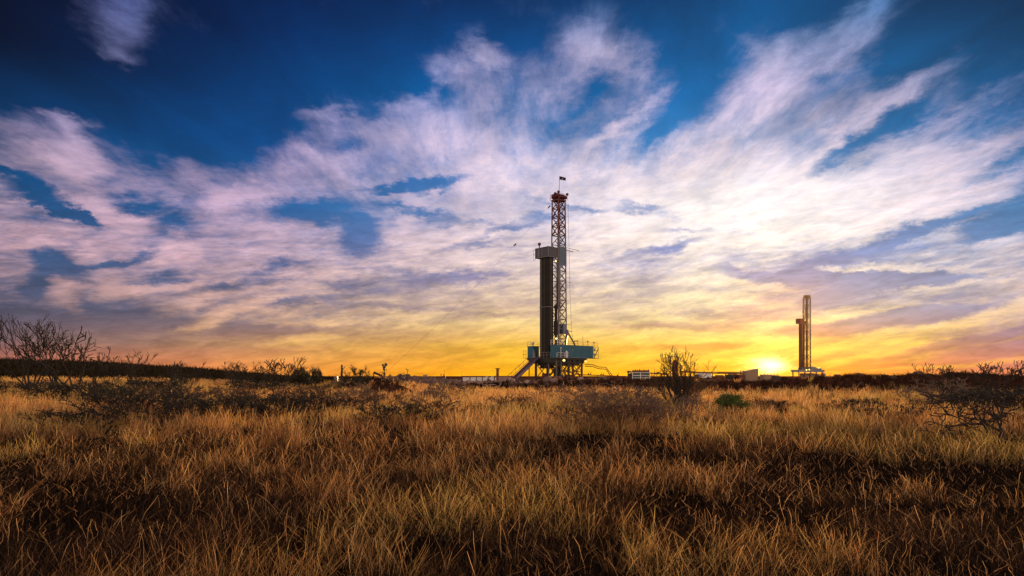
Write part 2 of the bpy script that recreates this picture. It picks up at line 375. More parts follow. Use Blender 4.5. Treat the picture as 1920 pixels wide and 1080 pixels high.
# ------------------------------------------------------------------ materials
def mat(name, col, rough=0.7, metal=0.0, var=0.25, scale=2.0, emit=None, bump=0.0):
    m = bpy.data.materials.new(name); m.use_nodes = True
    t = m.node_tree; b = t.nodes["Principled BSDF"]
    b.inputs['Roughness'].default_value = rough; b.inputs['Metallic'].default_value = metal
    tcn = t.nodes.new("ShaderNodeTexCoord")
    n = nnoise(tcn.outputs['Object'], scale, 6, 0.6, 0.3, tree=t)
    dk = tuple(c * (1 - var) for c in col) + (1,); lt = tuple(min(1, c * (1 + var)) for c in col) + (1,)
    mx = nmix(nrange(n.outputs['Fac'], 0.3, 0.7, tree=t), dk, lt, tree=t)
    t.links.new(mx, b.inputs['Base Color'])
    if emit:
        b.inputs['Emission Color'].default_value = emit[0] + (1,); b.inputs['Emission Strength'].default_value = emit[1]
    if bump:
        bn = t.nodes.new("ShaderNodeBump"); bn.inputs['Strength'].default_value = bump
        t.links.new(n.outputs['Fac'], bn.inputs['Height']); t.links.new(bn.outputs[0], b.inputs['Normal'])
    return m

def attr_mat(name, rough=0.8, transl=0.35, spec=0.2):
    m = bpy.data.materials.new(name); m.use_nodes = True
    t = m.node_tree; b = t.nodes["Principled BSDF"]
    a = t.nodes.new("ShaderNodeAttribute"); a.attribute_name = "Col"
    t.links.new(a.outputs['Color'], b.inputs['Base Color'])
    b.inputs['Roughness'].default_value = rough
    b.inputs['Specular IOR Level'].default_value = spec
    if transl:
        tr = t.nodes.new("ShaderNodeBsdfTranslucent"); t.links.new(a.outputs['Color'], tr.inputs[0])
        mx = t.nodes.new("ShaderNodeMixShader"); mx.inputs[0].default_value = transl
        t.links.new(b.outputs[0], mx.inputs[1]); t.links.new(tr.outputs[0], mx.inputs[2])
        t.links.new(mx.outputs[0], t.nodes["Material Output"].inputs[0])
    return m

M = dict(
    teal=mat("teal_paint", (0.0, 0.10, 0.17), 0.45, var=0.2, scale=0.6),
    slate=mat("slate_paint", (0.045, 0.055, 0.09), 0.5, var=0.2),
    grey=mat("grey_steel", (0.15, 0.155, 0.18), 0.5, 0.3, 0.25),
    pale=mat("pale_steel", (0.15, 0.13, 0.175), 0.45, 0.1, 0.2),
    white=mat("white_paint", (0.72, 0.72, 0.74), 0.5, 0, 0.12),
    red=mat("red_paint", (0.10, 0.006, 0.012), 0.45, 0, 0.3),
    darkred=mat("oxide_red", (0.13, 0.03, 0.025), 0.6, 0, 0.3),
    dark=mat("dark_steel", (0.025, 0.024, 0.026), 0.6, 0.2, 0.4),
    pipe=mat("drill_pipe_steel", (0.009, 0.008, 0.009), 0.5, 0.4, 0.45, 1.2),
    rust=mat("rusty_steel", (0.16, 0.055, 0.022), 0.75, 0, 0.35),
    yellow=mat("yellow_glow_steel", (0.30, 0.19, 0.03), 0.55, 0, 0.3),  # far rig's crown, sun glow put into the colour
    panel=mat("blue_grey_panel", (0.12, 0.17, 0.26), 0.5, 0, 0.2),
    lamp=mat("lamp_glow", (0.9, 0.8, 0.4), 0.4, emit=((1.0, 0.75, 0.22), 2.2)),
    black=mat("black_cloth", (0.012, 0.013, 0.02), 0.9),
    wood=mat("weathered_wood", (0.05, 0.035, 0.025), 0.9),
    glass=mat("dark_glass", (0.02, 0.07, 0.09), 0.12),
    cable=mat("steel_cable", (0.06, 0.05, 0.06), 0.5, 0.5),
    bark=mat("dark_bark", (0.022, 0.016, 0.013), 0.95, 0, 0.35, 8, bump=0.3),
    bark2=mat("grey_brown_twigs", (0.165, 0.110, 0.082), 0.95, 0, 0.35, 5),
    bark3=mat("reddish_brown_twigs", (0.12, 0.060, 0.034), 0.95, 0, 0.35, 5),
    leafd=mat("dark_olive_leaf", (0.035, 0.036, 0.014), 0.8, 0, 0.4, 3),
    leafo=mat("olive_brown_leaf", (0.10, 0.075, 0.030), 0.85, 0, 0.4, 3),
    leafg=mat("green_leaf", (0.075, 0.13, 0.028), 0.8, 0, 0.4, 3),
    tank=mat("glare_tinted_tank", (0.30, 0.21, 0.14), 0.55, 0, 0.15),  # white tanks, with the sun's glare put into the colour as tan
    rock=mat("caliche_rock", (0.36, 0.25, 0.20), 0.95, 0, 0.3, 1.5, bump=0.5),
    whiterock=mat("white_rock", (0.58, 0.50, 0.50), 0.9, 0, 0.15, 1.5, bump=0.5),
    hose=mat("pale_hose", (0.42, 0.30, 0.22), 0.7),
)

gm = bpy.data.materials.new("dirt_ground"); gm.use_nodes = True
t = gm.node_tree; b = t.nodes["Principled BSDF"]; b.inputs['Roughness'].default_value = 1.0
b.inputs['Specular IOR Level'].default_value = 0.0
a = t.nodes.new("ShaderNodeAttribute"); a.attribute_name = "Zone"
s = t.nodes.new("ShaderNodeSeparateColor"); t.links.new(a.outputs['Color'], s.inputs[0])
tcn = t.nodes.new("ShaderNodeTexCoord")
nA = nnoise(tcn.outputs['Object'], 0.8, 10, 0.65, 0.3, tree=t).outputs['Fac']
nB = nnoise(tcn.outputs['Object'], 5.0, 8, 0.65, 0.3, tree=t).outputs['Fac']
soil = nmix(nrange(nA, 0.3, 0.7, tree=t), (0.006, 0.0045, 0.003, 1), (0.022, 0.014, 0.008, 1), tree=t)
dirtc = nmix(nrange(nB, 0.3, 0.7, tree=t), (0.050, 0.018, 0.010, 1), (0.17, 0.070, 0.038, 1), tree=t)
palec = nmix(nrange(nB, 0.3, 0.72, tree=t), (0.14, 0.075, 0.045, 1), (0.46, 0.30, 0.21, 1), tree=t)
c = nmix(s.outputs[0], soil, dirtc, tree=t)
c = nmix(nmath('MULTIPLY', s.outputs[1], nrange(nA, 0.25, 0.6, tree=t), tree=t), c, palec, tree=t)
c = nmix(s.outputs[2], c, (0.016, 0.013, 0.008, 1), tree=t)
t.links.new(c, b.inputs['Base Color'])
bn = t.nodes.new("ShaderNodeBump"); bn.inputs['Strength'].default_value = 0.6; bn.inputs['Distance'].default_value = 0.15
t.links.new(nB, bn.inputs['Height']); t.links.new(bn.outputs[0], b.inputs['Normal'])

# polar sheet, dense where the field is seen
ang = np.concatenate([np.linspace(-math.pi, -0.80, 60)[:-1], np.linspace(-0.80, 0.80, 760), np.linspace(0.80, math.pi, 60)[1:-1]])
rad = np.concatenate([[0.0], np.geomspace(1.0, 50, 150), np.geomspace(50, 145, 160)[1:], np.geomspace(145, 6000, 70)[1:]])
AA, RR = np.meshgrid(ang, rad)
gx = np.sin(AA) * RR; gy = np.cos(AA) * RR
zz, dz, pz, sz = ground(gx.ravel(), gy.ravel())
verts = np.stack([gx.ravel(), gy.ravel(), zz], 1)
na, nr = len(ang), len(rad)
i, j = np.meshgrid(np.arange(nr - 1), np.arange(na), indexing='ij')
j2 = (j + 1) % na
quads = np.stack([i * na + j, i * na + j2, (i + 1) * na + j2, (i + 1) * na + j], -1).reshape(-1, 4)[:, ::-1]
me = mesh_np("ground", verts, quads, {"Zone": np.stack([dz, pz, sz], 1)}, smooth=True)
me.materials.append(gm)
go = bpy.data.objects.new("ground", me); COL.objects.link(go); go["kind"] = "structure"

# ------------------------------------------------------------------ object helpers
def tag(o, label=None, cat=None, group=None, kind=None):
    if label: o["label"] = label
    if cat: o["category"] = cat
    if group: o["group"] = group
    if kind: o["kind"] = kind
    return o
def thing(name, loc, label, cat, group=None):
    o = bpy.data.objects.new(name, None); o.empty_display_size = 0.5; o.location = loc
    COL.objects.link(o); return tag(o, label, cat, group)
def root_loc(o):
    p = Vector((0, 0, 0))
    while o is not None: p = p + Vector(o.location); o = o.parent
    return p

class MB:
    def __init__(s): s.v = []; s.f = []
    def add(s, vs, fs):
        k = len(s.v); s.v += [tuple(p) for p in vs]; s.f += [tuple(q + k for q in f) for f in fs]; return s
    def hexa(s, c):   # 8 corners: bottom 4 (ccw), top 4
        return s.add(c, [(3, 2, 1, 0), (4, 5, 6, 7), (0, 1, 5, 4), (1, 2, 6, 5), (2, 3, 7, 6), (3, 0, 4, 7)])
    def box(s, a, b):
        (x0, y0, z0), (x1, y1, z1) = a, b
        return s.hexa([(x0, y0, z0), (x1, y0, z0), (x1, y1, z0), (x0, y1, z0), (x0, y0, z1), (x1, y0, z1), (x1, y1, z1), (x0, y1, z1)])
    def beam(s, p, q, w, h=None):
        h = h or w; p = Vector(p); q = Vector(q); d = (q - p)
        if d.length < 1e-6: return s
        d.normalize(); up = Vector((0, 0, 1)) if abs(d.z) < 0.95 else Vector((0, 1, 0))
        r = d.cross(up).normalized() * w / 2; t = r.cross(d).normalized() * h / 2
        return s.hexa([p - r - t, p + r - t, q + r - t, q - r - t, p - r + t, p + r + t, q + r + t, q - r + t])
    def tube(s, p, q, r0, r1=None, n=8, cap=True):
        r1 = r0 if r1 is None else r1; p = Vector(p); q = Vector(q); d = (q - p).normalized()
        up = Vector((0, 0, 1)) if abs(d.z) < 0.95 else Vector((0, 1, 0))
        a = d.cross(up).normalized(); b_ = a.cross(d)
        vs = []
        for (c_, r) in ((p, r0), (q, r1)):
            for k in range(n):
                th = 2 * math.pi * k / n; vs.append(c_ + (a * math.cos(th) + b_ * math.sin(th)) * r)
        fs = [(k, (k + 1) % n, n + (k + 1) % n, n + k) for k in range(n)]
        if cap: fs += [tuple(range(n))[::-1], tuple(range(n, 2 * n))]
        return s.add(vs, fs)
    def path(s, pts, r, n=6):
        for a, b_ in zip(pts[:-1], pts[1:]): s.tube(a, b_, r, r, n)
        return s
    def ball(s, c, r, n=8, sq=1.0):
        c = Vector(c); rings = n // 2 + 1; vs = []
        for i in range(rings):
            ph = math.pi * i / (rings - 1)
            for k in range(n):
                th = 2 * math.pi * k / n
                vs.append(c + Vector((math.sin(ph) * math.cos(th) * r, math.sin(ph) * math.sin(th) * r, math.cos(ph) * r * sq)))
        fs = [(i * n + k, (i + 1) * n + k, (i + 1) * n + (k + 1) % n, i * n + (k + 1) % n) for i in range(rings - 1) for k in range(n)]
        return s.add(vs, fs)
    def build(s, name, m, parent=None, loc=None, smooth=False):
        me = bpy.data.meshes.new(name)
        off = root_loc(parent) if parent is not None else Vector(loc or (0, 0, 0))
        me.from_pydata([(x - off.x, y - off.y, z - off.z) for x, y, z in s.v], [], s.f)
        me.materials.append(m)
        if smooth: me.polygons.foreach_set("use_smooth", [True] * len(me.polygons))
        o = bpy.data.objects.new(name, me); COL.objects.link(o)
        if parent is not None: o.parent = parent
        else: o.location = off
        return o

def at(u, v, y):
    return Vector(((u - UC) / F * y, y, CZ - (v - VH) / F * y))
def clone(o, parent=None, loc=None):
    c_ = o.copy(); COL.objects.link(c_)
    if parent is not None: c_.parent = parent
    if loc is not None: c_.location = loc
    for ch in o.children: clone(ch, c_)
    return c_

# ------------------------------------------------------------------ the large rig
TH = math.radians(42.0)
E1 = Vector((math.cos(TH), math.sin(TH), 0)); E2 = Vector((-math.sin(TH), math.cos(TH), 0))
O1 = Vector(((1043.4 - UC) / F * 180.0, 180.0, 0))
def R(a, b_, z, O=O1, e1=E1, e2=E2):
    p = O + e1 * a + e2 * b_; return Vector((p.x, p.y, z))
def rbox(mb, a0, a1, b0, b1, z0, z1, fr=R):
    mb.hexa([fr(a0, b0, z0), fr(a1, b0, z0), fr(a1, b1, z0), fr(a0, b1, z0), fr(a0, b0, z1), fr(a1, b0, z1), fr(a1, b1, z1), fr(a0, b1, z1)])
    return mb
GP = 0.45       # pad level
FL = 6.6        # drill floor level
BT = 10.0       # top of the teal houses
rig = thing("drilling_rig", R(6, 5, GP), "large drilling rig with red and pale lattice mast on a teal sided raised floor", "drilling rig")

def lattice(fr, a0, a1, b0, b1, z0, z1, ta, legs, thick, brace, zs, open_b=None, skip=()):
    """four tapering legs with braces; fr maps local to world, ta scales the plan at the top"""
    ca, cb = (a0 + a1) / 2, (b0 + b1) / 2
    def P(a, b_, z):
        k = 1 - (1 - ta) * (z - z0) / (z1 - z0); return fr(ca + (a - ca) * k, cb + (b_ - cb) * k, z)
    cs = [(a0, b0), (a1, b0), (a1, b1), (a0, b1)]
    return P, cs
def mast_part(name, m, parent, fr, dims, z0, z1, ta, za, zb, bays, leg_w, br_w, faces=(0, 1, 2, 3), legs=(0, 1, 2, 3), xb=True):
    P, cs = lattice(fr, *dims, z0, z1, ta, None, None, None, None)
    mb = MB()
    for k in legs: mb.beam(P(*cs[k], za), P(*cs[k], zb), leg_w)
    for f in faces:
        p, q = cs[f], cs[(f + 1) % 4]
        for i in range(bays):
            u0 = za + (zb - za) * i / bays; u1 = za + (zb - za) * (i + 1) / bays
            mb.beam(P(*p, u0), P(*q, u0), br_w)
            if i % 2 == 0: mb.beam(P(*p, u0), P(*q, u1), br_w)
            else: mb.beam(P(*q, u0), P(*p, u1), br_w)
            if xb and f in (0, 2):
                um = (u0 + u1) / 2; mid = (P(*p, um) + P(*q, um)) / 2
                mb.beam(P(*q, u0) if i % 2 == 0 else P(*p, u0), mid, br_w * 0.8)
    return mb.build(name, m, parent)

MD = (4.05, 7.35, 3.2, 6.2)
mast_part("lower_mast", M['pale'], rig, R, MD, FL, 52.2, 0.80, FL, 31.0, 9, 0.34, 0.19, faces=(0, 1, 2))
mast_part("middle_mast", M['slate'], rig, R, MD, FL, 52.2, 0.80, 31.0, 41.0, 4, 0.34, 0.17, faces=(0, 1, 2))
mast_part("upper_mast", M['red'], rig, R, MD, FL, 52.2, 0.80, 41.0, 51.0, 4, 0.36, 0.21, faces=(0, 1, 2, 3))
Pm, csm = lattice(R, *MD, FL, 52.2, 0.80, None, None, None, None)
# pale front leg tube, guide rails and ladder inside the mast
mb = MB(); mb.beam(Pm(4.05, 3.2, FL) - E2 * .22, Pm(4.05, 3.2, 41.0) - E2 * .22, 0.34); mb.build("front_leg", M['pale'], rig)
mb = MB()
for (a_, b_) in ((5.1, 4.2), (6.0, 4.3)): mb.beam(R(a_, b_, FL), R(5.7 + (a_ - 5.7) * .8, 4.7 + (b_ - 4.7) * .8, 51), 0.16)
mb.build("guide_rail", M['dark'], rig)
mb = MB()
for s_ in (-.22, .22): mb.beam(R(7.55, 5.0 + s_, FL), R(7.1, 4.8 + s_, 50.5), 0.06)
for k in range(110):
    z = FL + 0.4 * k; f = (z - FL) / 45
    mb.beam(R(7.55 - .45 * f, 4.78 - .2 * f, z), R(7.55 - .45 * f, 5.22 - .2 * f, z), 0.035)
mb.build("ladder", M['grey'], rig)
mb = MB()   # crown
rbox(mb, 4.15, 7.25, 3.25, 6.15, 50.6, 50.95)
for k in range(4): mb.tube(R(4.5 + .72 * k, 3.7, 51.8), R(4.5 + .72 * k, 5.7, 51.8), 0.72, 0.72, 12)
mb.tube(R(4.2, 3.0, 51.5), R(6.9, 3.0, 51.5), 0.5, 0.5, 10)
cr = mb.build("crown_block", M['red'], rig)
mb = MB()
for (a_, b_) in ((4, 3), (7.4, 3), (7.4, 6.3), (4, 6.3), (5.6, 3), (4, 4.6)):
    mb.beam(R(a_, b_, 50.9), R(a_, b_, 52.4), 0.09)
for z in (51.6, 52.4):
    for p, q in (((4, 3), (7.4, 3)), ((7.4, 3), (7.4, 6.3)), ((7.4, 6.3), (4, 6.3)), ((4, 6.3), (4, 3))):
        mb.beam(R(*p, z), R(*q, z), 0.07)
mb.build("crown_railing", M['darkred'], cr)
for (a_, b_, z) in ((3.6, 4.0, 52.3), (3.8, 2.9, 52.6), (7.3, 2.9, 52.5)):
    MB().ball(R(a_, b_, z), 0.42, 8).build("crown_lamp", M['darkred'], rig)
# antennas and cross arms standing out to the right
for z, l_ in ((49.6, 1.3), (37.7, 4.6), (37.1, 2.6), (36.9, 2.4), (29.2, 1.6), (28.0, 1.9), (16.0, 1.8), (14.2, 2.0)):
    p = Pm(7.35, 3.2, z); q = p + E1 * l_ * .9 - E2 * l_ * .25 + Vector((0, 0, -0.12 * l_ if l_ > 2 else 0))
    MB().beam(p, q, 0.09).beam(q - Vector((0, 0, .18)), q + Vector((0, 0, .18)), 0.07).build("outrigger_arm", M['darkred'], rig)
mb = MB(); mb.path([Pm(7.35, 3.2, 49.6) + E1 * 1.2, R(8.3, 3.1, 37), R(8.5, 3.0, 25), R(9.1, 2.9, 14), R(9.8, 2.6, 10.2)], 0.035, 4); mb.build("service_line", M['cable'], rig)
# blue-grey wind panel on the mast
mb = MB(); rbox(mb, 4.35, 7.05, 2.92, 3.04, 32.4, 37.6)
for k in range(5): rbox(mb, 4.5 + .55 * k, 4.62 + .55 * k, 2.84, 2.92, 32.5, 37.5)
mb.build("wind_panel", M['panel'], rig)
mb = MB(); rbox(mb, 6.0, 7.1, 3.1, 4.6, 13.4, 16.2); mb.build("equipment_box", M['panel'], rig)
# A-frame behind the mast foot
mb = MB(); mb.beam(Pm(7.5, 3.4, 14.2) - E2 * .4, R(5.6, 1.9, BT + .1), 0.55); mb.build("a_frame_leg", M['pale'], rig)
mb = MB(); mb.beam(Pm(7.5, 3.4, 14.2) - E2 * .4, R(9.9, 2.2, BT + .1), 0.30); mb.build("a_frame_brace", M['darkred'], rig)
mb = MB(); mb.ball(Pm(7.5, 3.4, 14.2) - E2 * .4, 0.45, 8); mb.build("hinge_pin", M['pale'], rig)
# racking board
board = MB()
za0, za1 = 34.3, 37.0
A0b, A1b, B0b, B1b = -0.1, 3.9, 3.0, 8.1
def wallrun(mb, p, q, z0, z1, th=0.07):
    mb.hexa([Vector((c_.x, c_.y, z)) for z in (z0, z1) for c_ in (p, q, q + E2 * th + E1 * th, p + E2 * th + E1 * th)])
wallrun(board, R(A0b, B0b, 0), R(A1b, B0b, 0), za0, za1); wallrun(board, R(A0b, B0b + .1, 0), R(A0b, B1b, 0), za0, za1)
wallrun(board, R(A0b + .1, B1b, 0), R(A1b, B1b, 0), za0, za1)
bo = board.build("racking_board", M['slate'], rig)
mb = MB()
for (a_, b_) in ((A0b, B0b), (A1b, B0b), (A0b, B1b), (A0b, 5.5)): mb.beam(R(a_ - .06, b_ - .06, za0 - .1), R(a_ - .06, b_ - .06, za1 + .1), 0.16)
for z in (za0, za1):
    mb.beam(R(A0b - .05, B0b - .07, z), R(A1b, B0b - .07, z), 0.14); mb.beam(R(A0b - .07, B0b, z), R(A0b - .07, B1b, z), 0.14)
mb.build("board_frame", M['grey'], bo)
mb = MB()
for k in range(7): mb.beam(R(A0b + .1, 3.2 + .68 * k, za0 + .1), R(2.6, 3.2 + .68 * k, za0 + .1), 0.12)
rbox(mb, 2.6, 3.8, 3.2, 8.0, za0 + .04, za0 + .16)
mb.build("finger_rack", M['dark'], bo)
mb = MB(); rbox(mb, -.22, -.16, 6.3, 7.1, za0 + .1, za1 - .2); mb.build("board_panel", M['pale'], bo)
mb = MB()
for b_ in (8.2, 9.0):
    mb.beam(R(0, b_, za0 - .4), R(0, b_, za1 - .3), 0.07)
for z in (za0 - .4, za0 + 1.2, za1 - .3): mb.beam(R(0, 8.2, z), R(0, 9.0, z), 0.07)
mb.build("escape_platform", M['grey'], rig)
mb = MB(); mb.tube(R(.3, 6.9, za1), R(.3, 6.9, za1 + 1.0), .14, .14); mb.ball(R(.3, 6.9, za1 + 1.2), .48, 8); mb.build("board_winch", M['darkred'], rig)
mb = MB(); mb.beam(R(3.9, 3.3, za0 - .1), Pm(4.05, 3.2, 31.5), .14); mb.beam(R(1.7, 3.1, za0 - .1), R(3.6, 3.1, za0 - 2.2), .12); mb.build("board_strut", M['dark'], rig)
# long pale corner guards and belly band round the racked pipe
mb = MB(); mb.beam(R(.25, 6.55, FL + .3), R(.25, 6.55, za0 - .1), .18); mb.beam(R(.25, 6.05, FL + .3), R(.25, 6.05, za0 - .1), .09); mb.build("pipe_guard", M['grey'], rig)
mb = MB(); mb.beam(R(.18, 3.3, 20.6), R(.18, 6.8, 20.6), .16); mb.beam(R(.18, 3.3, 20.6), R(2.4, 3.3, 20.6), .16); mb.build("belly_band", M['grey'], rig)
# hanging gear between pipe and mast
mb = MB()
for (a_, b_, r_) in ((3.05, 3.2, .07), (3.6, 3.4, .09), (3.35, 3.9, .05)): mb.tube(R(a_, b_, FL), R(a_, b_, 34.2), r_, r_, 6)
mb.build("standpipe", M['dark'], rig)
mb = MB(); mb.tube(R(4.6, 4.6, 8.5), R(4.6, 4.6, 20.5), .42, .42, 10); rbox(mb, 4.1, 5.2, 4.1, 5.1, 13, 17); mb.ball(R(4.6, 4.6, 20.8), .7, 10); mb.build("top_drive", M['dark'], rig)
mb = MB(); mb.tube(R(5.2, 4.6, 21), R(5.5, 4.6, 50.8), .10, .10, 6); mb.tube(R(5.0, 4.6, 21), R(5.3, 4.6, 50.8), .07, .07, 6); mb.tube(R(5.8, 4.4, 21), R(5.8, 4.6, 50.8), .09, .09, 6); mb.build("hoisting_line", M['dark'], rig)
# drill floor
mb = MB(); rbox(mb, 0, 12.5, 0.2, 11.6, FL - .55, FL); fo = mb.build("drill_floor", M['dark'], rig)
mb = MB(); rbox(mb, .5, 11.6, .6, 9.6, FL - 1.55, FL - .56)
for k in range(6): rbox(mb, .2 + 2.2 * k, .5 + 2.2 * k, .3, 11.2, FL - 1.2, FL - .57)
rbox(mb, 1.2, 10.6, 1.2, 8.6, FL - 2.1, FL - 1.56); rbox(mb, 1.8, 4.8, 5.6, 8.2, FL - 2.9, FL - 2.12)
mb.build("floor_beams", M['dark'], rig)
for q_ in ((7.0, 9.4, 2.0, 3.6, GP, GP + 1.5), (1.6, 3.2, 5.4, 7.2, GP, GP + 1.9)): rbox(MB(), *q_).build("ground_equipment", M['darkred'], rig)
mb = MB(); mb.tube(R(2.6, 3.0, GP), R(2.6, 3.0, GP + 3.6), .5, .5, 10); mb.build("mud_gas_pot", M['dark'], rig)
mb = MB(); mb.path([R(6.4, 4.6, 3.0), R(8.5, 3.5, 3.0), R(9.5, 2.8, 2.2), R(12.5, 2.0, 2.0)], .16, 6); mb.build("choke_line", M['rust'], rig)
# houses
mb = MB(); rbox(mb, 0, 15.0, 0, 2.3, FL + .02, BT); ho = mb.build("doghouse", M['teal'], rig)
mb = MB(); rbox(mb, -.05, 15.05, -.06, 2.35, BT + .003, BT + .12); rbox(mb, -.05, 12, -.09, -.003, FL + .0, FL + .12)
mb.build("roof_edge", M['grey'], ho)
mb = MB()
for k in range(19): rbox(mb, .6 + .78 * k, .66 + .78 * k, -.035, -.003, FL + .14, BT - .1)
mb.build("wall_rib", M['teal'], ho)
mb = MB(); rbox(mb, 5.9, 6.6, -.03, -.004, FL + 1.9, FL + 2.5); mb.build("window", M['glass'], ho)
mb = MB(); rbox(mb, 1.4, 2.3, -.03, -.004, FL + .15, FL + 2.3); mb.build("door", M['dark'], ho)
mb = MB(); rbox(mb, 15.06, 17.3, -.1, 2.4, FL, FL + .12); mb.build("end_platform", M['grey'], rig)
mb = MB()
for (a_, b_) in ((15.2, 0), (17.2, 0), (17.2, 2.3), (15.2, 2.3)): mb.beam(R(a_, b_, FL), R(a_, b_, BT - .1), 0.1)
for z in (FL + 1.1, FL + 2.2, BT - .1): mb.beam(R(15.2, 0, z), R(17.2, 0, z), .08); mb.beam(R(17.2, 0, z), R(17.2, 2.3, z), .08)
mb.beam(R(15.3, 0, FL), R(17.2, 0, BT - .5), .16)
mb.build("platform_frame", M['slate'], rig)
for a_, z_ in ((16.0, .8), (16.2, 2.2)): MB().tube(R(a_, .4, FL + z_), R(a_, .4, FL + z_ + .7), .3, .3).build("reel", M['white'], rig)
mb = MB(); rbox(mb, .2, 2.6, 9.4, 11.6, FL + .02, BT - .1); cb_ = mb.build("control_cabin", M['teal'], rig)
mb = MB(); rbox(mb, .1, 4.0, 9.2, 11.75, BT - .09, BT + .02); mb.build("cabin_roof", M['grey'], cb_)
mb = MB(); rbox(mb, -1.0, .19, 11.0, 12.1, FL + .0, FL + .1); mb.beam(R(-1, 12.1, FL), R(-1, 12.1, FL + 2.1), .09); mb.beam(R(.1, 12.1, FL), R(.1, 12.1, FL + 2.1), .09)
mb.beam(R(-1, 12.1, FL + 2.1), R(.1, 12.1, FL + 2.1), .09); mb.beam(R(-1, 12.1, FL + 1.1), R(.1, 12.1, FL + 1.1), .09); mb.build("side_landing", M['slate'], rig)
# hand rails
def rail(name, pts, h, m=M['pale'], w=.07, mids=2, z=None, step=1.5):
    mb = MB()
    for p, q in zip(pts[:-1], pts[1:]):
        n = max(1, round((q - p).length / step))
        for k in range(n + 1):
            c_ = p.lerp(q, k / n); mb.beam(c_, c_ + Vector((0, 0, h)), w)
        for i in range(1, mids + 1):
            up = Vector((0, 0, h * i / mids)); mb.beam(p + up, q + up, w)
    return mb.build(name, m, rig)
rail("roof_railing", [R(.1, 2.2, BT + .12), R(.1, .1, BT + .12), R(2.6, .1, BT + .12)], 1.25, M['white'], .11)
rail("roof_railing", [R(2.6, .1, BT + .12), R(17.0, .1, BT - .2)], 1.15, M['grey'], .06, step=2.0)
rail("cabin_railing", [R(3.8, 9.3, BT), R(.2, 9.3, BT), R(.2, 11.6, BT)], 1.15, M['grey'], .07)
rail("floor_railing", [R(-.05, 2.4, FL), R(-.05, 6.1, FL)], 1.5, M['pale'], .10, step=1.2)
mb = MB(); rbox(mb, .0, 3.9, -1.1, -.1, FL - .12, FL); mb.build("walkway", M['pale'], rig)
rail("walkway_railing", [R(0, -.15, FL), R(0, -1.1, FL), R(3.9, -1.1, FL), R(3.9, -.15, FL)], 1.25, M['white'], .09, step=1.9)
mb = MB(); mb.tube(R(3.3, -.6, FL), R(3.3, -.6, FL + 1.6), .36, .28, 10); mb.ball(R(3.3, -.6, FL + 1.6), .30, 10); mb.build("water_tank", M['white'], rig)
mb = MB(); mb.tube(R(1.0, -.7, FL), R(1.0, -.7, FL + 2.6), .09, .09, 6); mb.ball(R(1.0, -.7, FL + 2.6), .2, 6); mb.build("vent_pipe", M['white'], rig)
for (a_, b_, z) in ((8.6, .3, BT + 1.3), (13.0, .3, BT + 1.3), (15.7, .3, BT + 1.0), (7.8, .5, BT + 1.2)):
    mb = MB(); mb.beam(R(a_, b_, BT), R(a_, b_, z), .07); mb.ball(R(a_, b_, z + .1), .26, 8, .7); mb.build("roof_lamp", M['dark'], rig)
mb = MB(); mb.beam(R(11.0, .4, BT), R(11.0, .4, BT + 3.0), .06); mb.beam(R(10.7, .4, BT + 2.3), R(11.4, .4, BT + 2.3), .05); mb.build("antenna", M['grey'], rig)
for (a_, b_, z, r_) in ((.9, 10.4, BT + .5, .35), (.6, 9.6, BT + .6, .32)): MB().tube(R(a_, b_, BT), R(a_, b_, z), .1, .1).ball(R(a_, b_, z + .2), r_, 8).build("roof_lamp", M['white'], rig)
for (a_, b_, z, r_) in ((2.9, 3.1, 33.3, .26), (2.6, 2.6, BT + 1.9, .30), (2.6, -.3, FL - .75, .36), (12.3, .4, FL - .9, .25)):
    MB().ball(R(a_, b_, z), r_, 8, .8).build("work_lamp", M['lamp'], rig)
# substructure
for a_ in (1.0, 5.6, 11.0):
    for b_ in (.8, 4.2, 9.0):
        MB().beam(R(a_, b_, GP), R(a_, b_, FL - 1.5), .66 if a_ != 11 else .55).build("substructure_leg", M['dark'], rig)
mb = MB()
def xb(mb, p, q, z0, z1, w=.2):
    mb.beam(R(*p, z0), R(*q, z1), w); mb.beam(R(*q, z0), R(*p, z1), w)
for b_ in (.8, 9.0): xb(mb, (5.6, b_), (11.0, b_), GP + .4, FL - 1.5); xb(mb, (1.0, b_), (5.6, b_), GP + .4, FL - 1.5, .15)
for a_ in (11.0, 5.6, 1.0): xb(mb, (a_, 4.2), (a_, 9.0), GP + .4, FL - 1.5, .16); xb(mb, (a_, .8), (a_, 4.2), GP + .4, FL - 1.5, .16)
for b_ in (.8, 9.0): xb(mb, (5.6, b_), (8.3, b_), 2.8, FL - 1.5, .13); xb(mb, (8.3, b_), (11.0, b_), 2.8, FL - 1.5, .13)
mb.beam(R(5.6, .8, 2.9), R(11, .8, 2.9), .2)
for z in (GP + .5,):
    for b_ in (.8, 9.0): mb.beam(R(1, b_, z), R(11, b_, z), .3)
mb.build("cross_bracing", M['rust'], rig)
for a_, b_ in ((.6, 3.6), (.2, 0.3), (2.2, .4)): MB().beam(R(a_, b_, GP), R(a_, b_, FL - .6), .16).build("support_post", M['grey'], rig)
mb = MB(); c0 = R(5.2, 4.6, 0)
for z0, z1, r_ in ((GP, 1.2, .5), (1.2, 1.6, .85), (1.6, 2.8, .55), (2.8, 3.3, .9), (3.3, 4.1, .6), (4.1, 5.0, .35)):
    mb.tube((c0.x, c0.y, z0), (c0.x, c0.y, z1), r_, r_, 10)
for z in (1.4, 3.0): mb.tube(R(4.0, 4.6, z), R(6.4, 4.6, z), .28, .28, 8)
mb.build("blowout_preventer", M['dark'], rig)
mb = MB()
for k in range(12):
    p = R(3.1 + .22 * k, .5, 0); mb.beam(Vector((p.x, p.y, GP + .45 * k)), Vector((p.x, p.y, GP + .45 * k)) + E2 * .9, .1, .05)
